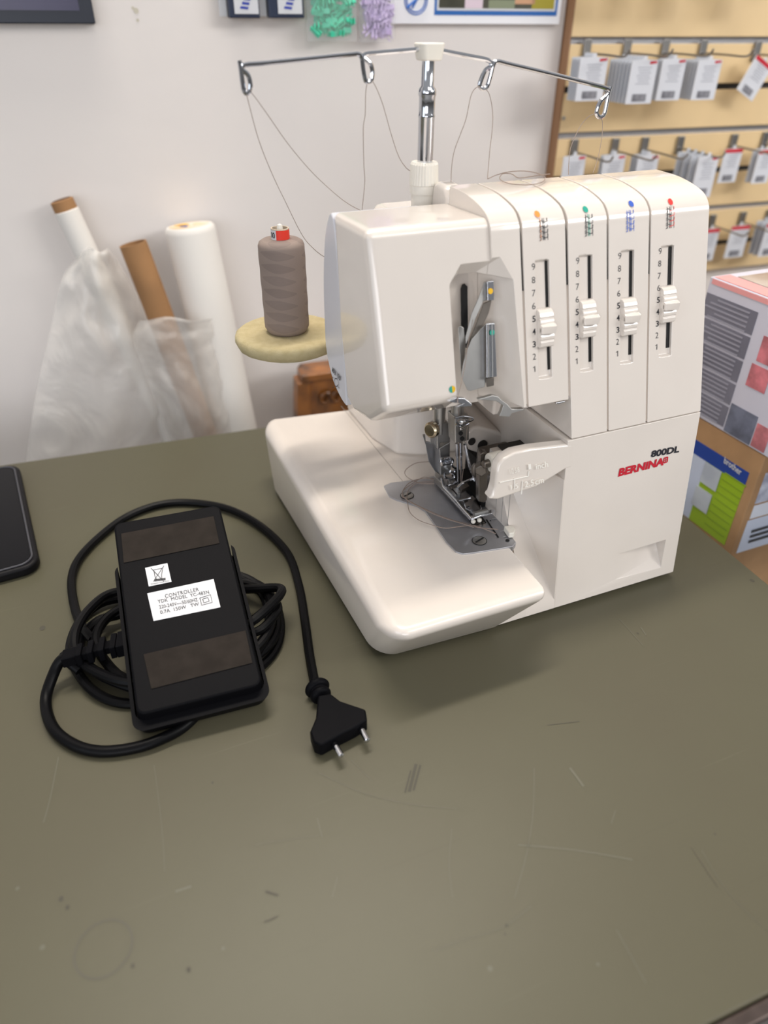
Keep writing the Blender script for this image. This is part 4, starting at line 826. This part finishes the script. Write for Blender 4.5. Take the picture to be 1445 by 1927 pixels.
for k, (x0, x1, lx0, lx1) in enumerate(((432, 490, 442, 487), (507, 573, 524, 569))):
    a, b = uw(x0, 34, .06), uw(x1, 34, .06); z0 = a.z; s0, s1 = a.dot(WT), b.dot(WT)
    t = thing('boxed_tool_pack', ('left' if k == 0 else 'right') + ' one of two dark blue hanging packs with white labels', 'package', wp((s0 + s1) / 2, z0, .04), 'dark blue packs at the top of the wall')
    obj('pack_body', wr(s0, z0, s1, z0 + .22, .02, .06), PBL, t, bevel=.004)
    c0_, c1_ = uw(lx0, 26, .062), uw(lx1, 26, .062); lb_ = obj('pack_label', wr(c0_.dot(WT), c0_.z, c1_.dot(WT), z0 + .2, .0605, .062), WHT, t)
    g = NB(); s_ = (c0_.dot(WT) + c1_.dot(WT)) / 2
    for j in range(4): slab(g, [wp(s_ - .018 + .006 * j, c0_.z + .012 + .010 * j, .0628), wp(s_ + .004 + .004 * j, c0_.z + .010 + .010 * j, .0628), wp(s_ + .006 + .004 * j, c0_.z + .016 + .010 * j, .0628), wp(s_ - .016 + .006 * j, c0_.z + .018 + .010 * j, .0628)], WN * .0004)
    obj('blue_print', g, PBL2, lb_)
    g = wr(s0 - .022, z0 + .004, s0 - .002, z0 + .22, .02, .03); obj('clear_sleeve', g, WHT, t)
PCH = mat('clear_film', (236, 238, 240), .15, alpha=.16)
def pouch(x0, x1, yb, mt, label, colname):
    a, b = uw(x0, yb, .08), uw(x1, yb, .08); s0, s1, z0 = a.dot(WT), b.dot(WT), a.z
    t = thing('clip_bag', label, 'bag of clips', wp((s0 + s1) / 2, z0, .04))
    g = NB(); nx, nz = 14, 14
    rnd = random.Random(int(x0)); H = .26
    for side in (1, -1):
        G = []
        for j in range(nz + 1):
            row = []
            for i in range(nx + 1):
                f, e = i / nx, j / nz; bul = (math.sin(math.pi * f) ** .5) * (math.sin(math.pi * min(.98, e * .8 + .04)) ** .4)
                row.append(g.verts.new(wp(s0 + (s1 - s0) * f, z0 + H * e + rnd.uniform(-.002, .002), .05 + side * (.004 + .038 * bul) + rnd.uniform(-.003, .003))))
            G.append(row)
        for A, B in zip(G, G[1:]):
            for i in range(nx): g.faces.new((A[i], A[i + 1], B[i + 1], B[i]))
    obj('clear_pouch', g, PCH, t, smooth=60)
    g = NB()
    for j in range(90):
        c = wp(s0 + .02 + (s1 - s0 - .04) * rnd.random(), z0 + .018 + (H - .1) * rnd.random(), .052 + rnd.uniform(-.012, .018)); rad = .011
        q_ = Matrix.Rotation(rnd.uniform(0, 6), 3, 'X') @ Matrix.Rotation(rnd.uniform(0, 6), 3, 'Y'); hl = Vector((.016, 0, 0))
        for sh in (Vector((0, 0, .005)), Vector((0, 0, -.005))):
            slab(g, [c + q_ @ (Vector(p) + sh) for p in ((-.017, -.007, -.002), (.017, -.007, -.002), (.017, .007, -.002), (-.017, .007, -.002))], q_ @ Vector((0, 0, .004)))
    o = obj('plastic_clips', g, mt, t, bevel=.001); o['kind'] = 'stuff'
    obj('bag_header', wr(s0 + .01, z0 + H - .06, s1 - .01, z0 + H + .08, .05, .054), WHT, t)
pouch(583, 677, 78, mat('green_plastic', (70, 204, 166), .35), 'clear bag of green plastic clips hanging on the wall', 'green')
pouch(681, 748, 80, mat('lilac_plastic', (208, 190, 228), .35), 'clear bag of lilac plastic clips hanging beside the green one', 'lilac')
po = thing('poster', 'white poster with a blue-bordered photograph hanging at the top of the wall', 'poster', uw(900, 45, .02))
a = uw(1053, 46, .025); pz = a.z; ps1 = a.dot(WT); ps0 = uw(735, 38, .025).dot(WT)
obj('sheet', wr(ps0, pz, ps1, pz + .5, .006, .022), mat('poster_white', (232, 232, 236), .4), po, bevel=.001)
c0_ = uw(817, 30, .0235); c1_ = uw(1050, 33, .0235)
fr_ = obj('blue_border', wr(c0_.dot(WT), c1_.z + .004, c1_.dot(WT) - .006, pz + .45, .022, .0228), mat('poster_blue', (30, 96, 170), .4), po)
bs0, bs1, bz = c0_.dot(WT), c1_.dot(WT) - .006, c1_.z + .004
obj('inner_margin', wr(bs0 + .008, bz + .012, bs1 - .008, pz + .45, .0228, .0233), WHT, fr_)
ph_m = obj('photograph', wr(bs0 + .014, bz + .018, bs1 - .014, pz + .45, .0233, .0237), mat('photo_dark_olive', (52, 52, 40), .35, rgb2=(86, 84, 70), nscale=14), fr_)
for q, c_ in (((bs0 + .10, bz + .018, bs0 + .16, bz + .08), (214, 196, 208)), ((bs0 + .27, bz + .03, bs0 + .34, bz + .06), (196, 150, 116)), ((bs0 + .33, bz + .018, bs1 - .014, bz + .07), (158, 146, 40)), ((bs0 + .18, bz + .018, bs0 + .27, bz + .04), (128, 136, 110))):
    obj('photo_area', wr(*q, .0237, .0240), mat('photo_tone', c_, .4), ph_m)
g = NB(); c = uw(783, 0, .0235) ; c = Vector(c); RR = .036
for rr_ in (RR, RR * .82): tube(g, [c + WT * math.cos(a) * rr_ + Vector((0, 0, math.sin(a) * rr_)) for a in (2 * math.pi * k / 36 for k in range(37))], .0018, 6)
tube(g, [c + WT * -.03 + Vector((0, 0, -.02)), c + WT * .03 + Vector((0, 0, .022))], .004, 6); tube(g, [c + WT * -.012 + Vector((0, 0, -.02)), c + WT * .01 + Vector((0, 0, .012))], .003, 6)
obj('round_logo', g, mat('logo_blue', (60, 110, 190), .4), po)
g = NB()
for x, y, r in ((256, 20, .007), (250, 15, .004), (259, 38, .004)): disc(g, uw(x, y, .0), -WN, r, .001, 10)
o = obj('wall_stain', g, mat('grey_wall_stain', (198, 192, 176), .8)); o['kind'] = 'structure'; o.name = 'trim_1'
# ---- slatwall panel
SWM = mat('beech_slatwall', (224, 196, 150), .45, noise=.06, nscale=14)
slat = thing('slatwall_panel', 'beech-look slatted display panel fixed to the wall', 'display panel', uw(1060, 560, .05))
g0 = []
for y in (76, 169, 254, 330, 402, 467): g0.append(uw(1245, y, .05).z)
step = (g0[0] - g0[-1]) / 5
Z0 = g0[0]; sL = uw(1064, 150, .05).dot(WT); sR = sL + 2.6
gz = [Z0 - k * step for k in range(-4, 6)]
bot = gz[-1] - step * .78
prev_top = gz[0] + step
edges = [gz[0] + step] + gz + [bot]
for k in range(len(edges) - 1):
    zt_, zb_ = edges[k] - .010, edges[k + 1] + .010
    if k == len(edges) - 2: zb_ = edges[k + 1]
    g = wr(sL, zb_, sR, zt_, .018, .05); obj('slat_board', g, SWM, slat, bevel=.002)
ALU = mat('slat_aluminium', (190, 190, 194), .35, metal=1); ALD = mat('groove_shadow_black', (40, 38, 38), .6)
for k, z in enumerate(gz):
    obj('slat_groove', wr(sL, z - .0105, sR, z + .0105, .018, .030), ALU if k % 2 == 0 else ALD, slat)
obj('back_board', wr(sL - .004, bot, sR, edges[0], .0, .018), mat('brown_edge', (128, 92, 62), .6), slat)
obj('edge_band', wr(sL - .006, bot, sL, edges[0], .018, .052), mat('brown_edge_band', (140, 104, 74), .6), slat)
g = NB(); cyl(g, uw(1060, 222, .05), uw(1060, 222, .05) - WN * .004, .006); obj('panel_screw', g, STEEL, slat)
GLV = mat('pack_grey', (190, 192, 200), .3)
PACKW = mat('white_pack_card', (212, 214, 220), .35); PACKG = mat('clear_pack_edge', (196, 200, 208), .25)
PTXT = mat('grey_pack_print', (176, 178, 186), .6); PPIC = mat('dark_pack_picture', (92, 92, 100), .5, rgb2=(150, 150, 156), nscale=90)
HOOKM = mat('hook_zinc', (150, 148, 146), .35, metal=1)
def hook(px, py, ln, label):
    p = uw(px, py, .05); s, z = p.dot(WT), p.z
    t = thing('display_hook', label, 'hook', wp(s, z - .06, .05), 'wire hooks on the slatted panel')
    obj('clip', slab(NB(), [wp(s - .014, z - .055, .062), wp(s + .014, z - .055, .062), wp(s + .014, z + .004, .062), wp(s - .014, z + .004, .062)], WN * .012), HOOKM, t, bevel=.002)
    g = NB(); tube(g, cat([wp(s, z - .035, .06), wp(s, z - .036, .06 + ln * .5), wp(s, z - .037, .06 + ln * .9), wp(s, z - .018, .06 + ln)], 5), .0032, 8); obj('prong', g, HOOKM, t)
    return s, z
HK = {}
rows = [[(1104, 76), (1180, 76), (1252, 76), (1323, 77), (1425, 80)], [(1080, 264), (1157, 262), (1213, 260), (1280, 258), (1381, 254), (1440, 250)], [(1340, 405), (1397, 400), (1447, 396)]]
ordn = ['first', 'second', 'third', 'fourth', 'fifth', 'sixth']; rown = ['upper', 'middle', 'lowest']
for ri, rw in enumerate(rows):
    for k, (x, y) in enumerate(rw): hook(x, y, .24 if ri < 2 else .2, f'zinc wire hook, {ordn[k]} from the left in the {rown[ri]} row of the slatted panel')
def packs(q, n, stepo, off, label, red=0, pic=True, bagm=None, lbl2=None):
    """q: TL, TR, BR, BL pixels of the front card; n cards running back to the wall"""
    P = [uw(x, y, off) for x, y in q]; s = [p.dot(WT) for p in P]; z = [p.z for p in P]
    up_d = ((P[0] - P[3]) + (P[1] - P[2])) / 2; rt = ((P[1] - P[0]) + (P[2] - P[3])) / 2; c = (P[0] + P[1] + P[2] + P[3]) / 4
    rt = rt.normalized(); h = up_d.length; 
    w_ = ((P[1] - P[0]).length + (P[2] - P[3]).length) / 2; upv = up_d.normalized() if abs(up_d.normalized().dot(WT)) > .3 else Vector((0, 0, 1)); rtv = upv.cross(WN).normalized(); rtv = rtv if rtv.dot(WT) > 0 else -rtv
    for k in range(n):
        o = WN * (k * stepo); cc = c + o
        nm = label if k == 0 else f'{lbl2 or label}, {["", "directly behind the front card", "third from the front", "fourth from the front", "fifth from the front", "sixth from the front", "seventh from the front"][k]}'
        t = thing('accessory_pack', nm if k == 0 or True else label, 'package', cc - upv * h / 2, 'carded accessory packs on the slatted panel')
        def pt_(u, v_, d=0): return cc + rtv * (u * w_ / 2) + upv * (v_ * h / 2) - WN * d
        g = slab(NB(), [pt_(-1, -1), pt_(1, -1), pt_(1, .93), pt_(.15, .96), pt_(.1, 1.12), pt_(-.1, 1.12), pt_(-.15, .96), pt_(-1, .93)], WN * min(.004, stepo * .5)); obj('card', g, PACKW if k == 0 else PACKG, t)
        if k == 0:
            g = NB()
            if red: slab(g, [pt_(-1, .72, .0004), pt_(1, .72, .0004), pt_(1, .93, .0004), pt_(-1, .93, .0004)], -WN * .0003)
            else: slab(g, [pt_(.38, .76, .0004), pt_(.92, .80, .0004), pt_(.92, .90, .0004), pt_(.38, .88, .0004)], -WN * .0003)
            obj('red_mark', g, RED, t)
            g = NB()
            for j in range(7): slab(g, [pt_(-.5 + .08 * (j % 3), .6 - .12 * j, .0004), pt_(.6 - .1 * (j % 2), .6 - .12 * j, .0004), pt_(.6 - .1 * (j % 2), .65 - .12 * j, .0004), pt_(-.5 + .08 * (j % 3), .65 - .12 * j, .0004)], -WN * .0002)
            obj('print_lines', g, PTXT, t)
            if pic: obj('product_picture', slab(NB(), [pt_(-.55, -.88, .0006), pt_(.5, -.88, .0006), pt_(.5, -.55, .0006), pt_(-.55, -.55, .0006)], -WN * .002), PPIC, t)
packs(((1093, 104), (1143, 107), (1135, 190), (1083, 190)), 4, .016, .20, 'white accessory card at the front of the leftmost stack, upper hook row', lbl2='card in the leftmost stack of the upper hook row')
packs(((1192, 108), (1240, 113), (1223, 195), (1176, 196)), 7, .020, .24, 'white accessory card fronting the thick second stack, upper hook row', lbl2='card in the thick second stack of the upper hook row')
packs(((1250, 108), (1295, 109), (1275, 188), (1232, 190)), 3, .014, .20, 'white accessory card with a dark picture fronting the third stack, upper row', lbl2='card in the third stack of the upper hook row')
packs(((1316, 110), (1362, 110), (1341, 188), (1300, 188)), 5, .016, .21, 'white accessory card fronting the fourth stack, upper hook row', lbl2='card in the fourth stack of the upper hook row')
packs(((1424, 103), (1458, 122), (1416, 186), (1386, 173)), 1, .016, .12, 'red-topped accessory card hanging tilted at the right end of the upper row', red=1)
packs(((1066, 290), (1106, 292), (1088, 372), (1048, 370)), 1, .016, .16, 'white accessory card at the left end of the middle hook row')
packs(((1140, 289), (1180, 290), (1162, 370), (1122, 368)), 2, .016, .16, 'white accessory card on the second hook, middle row', lbl2='card on the second hook of the middle row')
packs(((1202, 290), (1242, 290), (1224, 370), (1188, 368)), 3, .018, .18, 'white accessory card on the third hook, middle row', lbl2='card on the third hook of the middle row')
packs(((1317, 292), (1354, 292), (1335, 372), (1298, 372)), 4, .038, .24, 'white accessory card fronting the loosely spaced stack, middle row', lbl2='card in the loosely spaced stack of the middle row')
packs(((1368, 278), (1401, 278), (1380, 344), (1348, 343)), 1, .016, .12, 'red-topped accessory card above the right end of the machine, middle row', red=1)
packs(((1428, 280), (1462, 280), (1440, 346), (1416, 344)), 2, .030, .14, 'red-topped accessory card at the right frame edge, middle row', red=1, lbl2='card behind the red-topped one at the right frame edge')
packs(((1325, 428), (1354, 430), (1340, 492), (1312, 490)), 1, .016, .12, 'red-topped accessory card half hidden behind the machine, lowest row', red=1)
packs(((1378, 424), (1412, 422), (1397, 482), (1362, 487)), 1, .016, .12, 'red-topped accessory card hanging free in the lowest row', red=1)
packs(((1443, 418), (1475, 418), (1458, 482), (1428, 482)), 3, .026, .16, 'accessory card at the right frame edge, lowest row', red=1, lbl2='card at the right frame edge of the lowest row')
for k, (x0, x1) in enumerate(((1165, 1200), (1238, 1275), (1325, 1362), (1435, 1470))):
    packs(((x0 + 14, -80), (x1 + 14, -80), (x1, -3), (x0, -3)), 2, .022, .20, f'accessory card whose bottom edge shows at the top frame edge, {ordn[k]} from the left', lbl2=f'rear card at the top frame edge, {ordn[k]} from the left')
# ================================================================== BOXES BEHIND THE TABLE'S RIGHT END
BX = 1.40
def xf(x, y, o=0): return ux(x, y, BX - o)
zb1 = xf(1442, 861).z
yc = xf(1376, 1039).y
b1 = thing('shipping_box', 'brown cardboard sewing machine box with a blue and green printed panel', 'box', (BX + .4, yc + .35, -.62))
ybk = xf(1308, 765).y + .18
obj('carton', box(NB(), (BX, yc, -.62), (BX + .9, ybk, zb1)), CARD, b1, bevel=.004)
def face(name, q, mt, par, o=.001, th=.0008): return obj(name, slab(NB(), [xf(x, y, o) for x, y in q], (th, 0, 0)), mt, par)
cG = crop(1270, 460, 2.92)
def fr(y0, z0, y1, z1, o=.001): return slab(NB(), [(BX - o, y0, z0), (BX - o, y1, z0), (BX - o, y1, z1), (BX - o, y0, z1)], (.0008, 0, 0))
a, b2 = xf(*cG(408, 1255)), xf(*cG(385, 1330)); yR = (a.y + b2.y) / 2; zT, zB = a.z, b2.z
gx = xf(*cG(180, 1165)); gb = xf(*cG(255, 1640))
obj('green_panel', fr(yR, gb.z, gx.y, zB, .001), mat('lime_green_print', (150, 182, 30), .5), b1)
obj('pale_panel', fr(gx.y, gb.z, ybk - .02, zB, .001), mat('pale_blue_print', (196, 206, 226), .5), b1)
bp_ = obj('blue_band', fr(yR, zB, ybk - .02, zT, .001), mat('blue_band_print', (34, 66, 150), .5), b1)
g = NB(); p0, p1, p2 = xf(*cG(268, 1200), .002), xf(*cG(362, 1272), .002), xf(*cG(275, 1165), .002); text_on(g, 'brother', p0, p1 - p0, p2 - p0, .02, thick=.0006); obj('band_lettering', g, WHT, bp_)
for k, (cx_, cy_) in enumerate(((200, 1275), (150, 1400))):
    p = xf(*cG(cx_, cy_)); obj('pictogram', slab(NB(), [(BX - .0036, p.y - .028, p.z - .030), (BX - .0036, p.y + .028, p.z - .030), (BX - .0036, p.y + .028, p.z + .030), (BX - .0036, p.y - .028, p.z + .030)], (.0012, 0, 0)), mat('pictogram_grey', (196, 204, 210), .5, rgb2=(176, 184, 196), nscale=30), b1)
g = NB()
for j in range(9):
    p = xf(*cG(290 - j * 14, 1270 + j * 34)); slab(g, [(BX - .0016, p.y - .06, p.z), (BX - .0016, p.y + .01, p.z), (BX - .0016, p.y + .01, p.z + .005), (BX - .0016, p.y - .06, p.z + .005)], (.0006, 0, 0))
obj('panel_print', g, mat('dark_green_print', (134, 164, 32), .5), b1)
def yf(x, y): return uy(x, y, yc - .001)
def ffq(name, q, mt, par=b1, th=.001): return obj(name, slab(NB(), [yf(*cG(*p)) for p in q], (0, th, 0)), mt, par)
def frl(x0, z0, x1, z1): return slab(NB(), [(x0, yc - .001, z0), (x1, yc - .001, z0), (x1, yc - .001, z1), (x0, yc - .001, z1)], (0, .001, 0))
a = yf(*cG(330, 1700)); b3 = yf(*cG(400, 1520)); obj('shipping_label', frl(min(a.x, b3.x) + .004, a.z, a.x + .25, b3.z), mat('label_pale_blue', (206, 216, 236), .5), b1)
a = yf(*cG(410, 1510)); b3 = yf(*cG(425, 1440)); obj('shipping_label', frl(a.x, a.z, a.x + .22, b3.z), mat('label_white2', (222, 228, 240), .5), b1)
a = yf(*cG(430, 1430)); b3 = yf(*cG(490, 1260)); obj('shipping_label', frl(a.x + .005, a.z, a.x + .22, b3.z), mat('label_white3', (216, 222, 236), .5, rgb2=(150, 156, 180), nscale=60), b1)
g = NB()
for j in range(3):
    p = yf(*cG(400 + j * 8, 1640 - j * 28)); slab(g, [(p.x, yc - .003, p.z), (p.x + .09, yc - .003, p.z), (p.x + .09, yc - .003, p.z + .008), (p.x, yc - .003, p.z + .008)], (0, .001, 0))
obj('label_print', g, INK, b1)
# what the box stands on
b0 = thing('shipping_box', 'plain brown carton at the bottom of the box pile', 'box', (BX + .4, yc + .35, -1.9)); obj('carton', box(NB(), (BX + .0, yc + .01, -1.9), (BX + .9, ybk, -1.27)), CARD, b0, bevel=.004)
b9 = thing('shipping_box', 'brown carton with blue marks on the side, between the printed box and the bottom carton', 'box', (BX + .4, yc + .35, -1.27)); obj('carton', box(NB(), (BX + .0, yc - .005, -1.265), (BX + .9, ybk, -.625)), CARD, b9, bevel=.004)
# upper box, larger, reaching further forward
b2_ = thing('appliance_box', 'grey, white and pink printed machine box on top of the brown one', 'box', (BX + .4, yc + .1, zb1))
pb = xf(1338, 520); zt2_ = pb.z + .0
obj('carton', box(NB(), (BX - .002, yc - .42, zb1 + .002), (BX + .75, pb.y, zt2_)), mat('box_white_print', (204, 204, 218), .4), b2_, bevel=.003)
a, b3 = xf(*cG(470, 350)), xf(*cG(305, 880)); yP = (a.y + b3.y) / 2
GRY = mat('box_grey_print', (104, 104, 118), .45, rgb2=(122, 122, 136), nscale=12)
zs_ = [zt2_ - .035 - k * (zt2_ - .035 - zb1 - .01) / 5 for k in range(6)]
for k in range(5):
    obj('grey_panel', slab(NB(), [(BX - .0035, yP, zs_[k + 1] + .004), (BX - .0035, pb.y - .004, zs_[k + 1] + .004), (BX - .0035, pb.y - .004, zs_[k] - .002), (BX - .0035, yP, zs_[k] - .002)], (.001, 0, 0)), GRY, b2_)
g = NB()
for k in range(5):
    for j in range(5):
        z = zs_[k] - .012 - j * .011; slab(g, [(BX - .0045, yP + .02, z), (BX - .0045, yP + .12 + .02 * (j % 3), z), (BX - .0045, yP + .12 + .02 * (j % 3), z + .004), (BX - .0045, yP + .02, z + .004)], (.0008, 0, 0))
obj('panel_text', g, mat('panel_text_grey', (150, 150, 164), .5), b2_)
PNK = mat('pink_print', (232, 160, 160), .45)
obj('pink_edge', slab(NB(), [(BX - .0035, yc - .41, zt2_ - .014), (BX - .0035, pb.y - .01, zt2_ - .014), (BX - .0035, pb.y - .01, zt2_ - .002), (BX - .0035, yc - .41, zt2_ - .002)], (.001, 0, 0)), PNK, b2_)
obj('pink_edge', slab(NB(), [(BX + .002, yc - .41, zt2_ + .0005), (BX + .002, pb.y - .01, zt2_ + .0005), (BX + .05, pb.y - .01, zt2_ + .0005), (BX + .05, yc - .41, zt2_ + .0005)], (0, 0, .001)), PNK, b2_)
obj('top_picture', slab(NB(), [(BX + .055, yc - .40, zt2_ + .0005), (BX + .055, pb.y - .03, zt2_ + .0005), (BX + .70, pb.y - .03, zt2_ + .0005), (BX + .70, yc - .40, zt2_ + .0005)], (0, 0, .001)), mat('brown_photo_print', (150, 128, 112), .4, rgb2=(196, 186, 178), nscale=16), b2_)
for q, m_ in ((((430, 650), (511, 770)), (226, 132, 142)), (((318, 870), (435, 1030)), (120, 126, 146)), (((460, 980), (511, 1090)), (226, 140, 148)), (((495, 500), (560, 600)), (226, 132, 142))):
    p, r2 = xf(*cG(*q[0])), xf(*cG(*q[1])); y0, y1 = min(p.y, r2.y), max(p.y, r2.y); 
    hh = {(430, 650): .055, (318, 870): .075, (460, 980): .06, (495, 500): .06}[q[0]]
    obj('printed_picture', slab(NB(), [(BX - .0035, y0, p.z - hh), (BX - .0035, y1, p.z - hh), (BX - .0035, y1, p.z), (BX - .0035, y0, p.z)], (.001, 0, 0)), mat('box_picture', m_, .4, rgb2=tuple(int(v * .75) for v in m_), nscale=60), b2_)
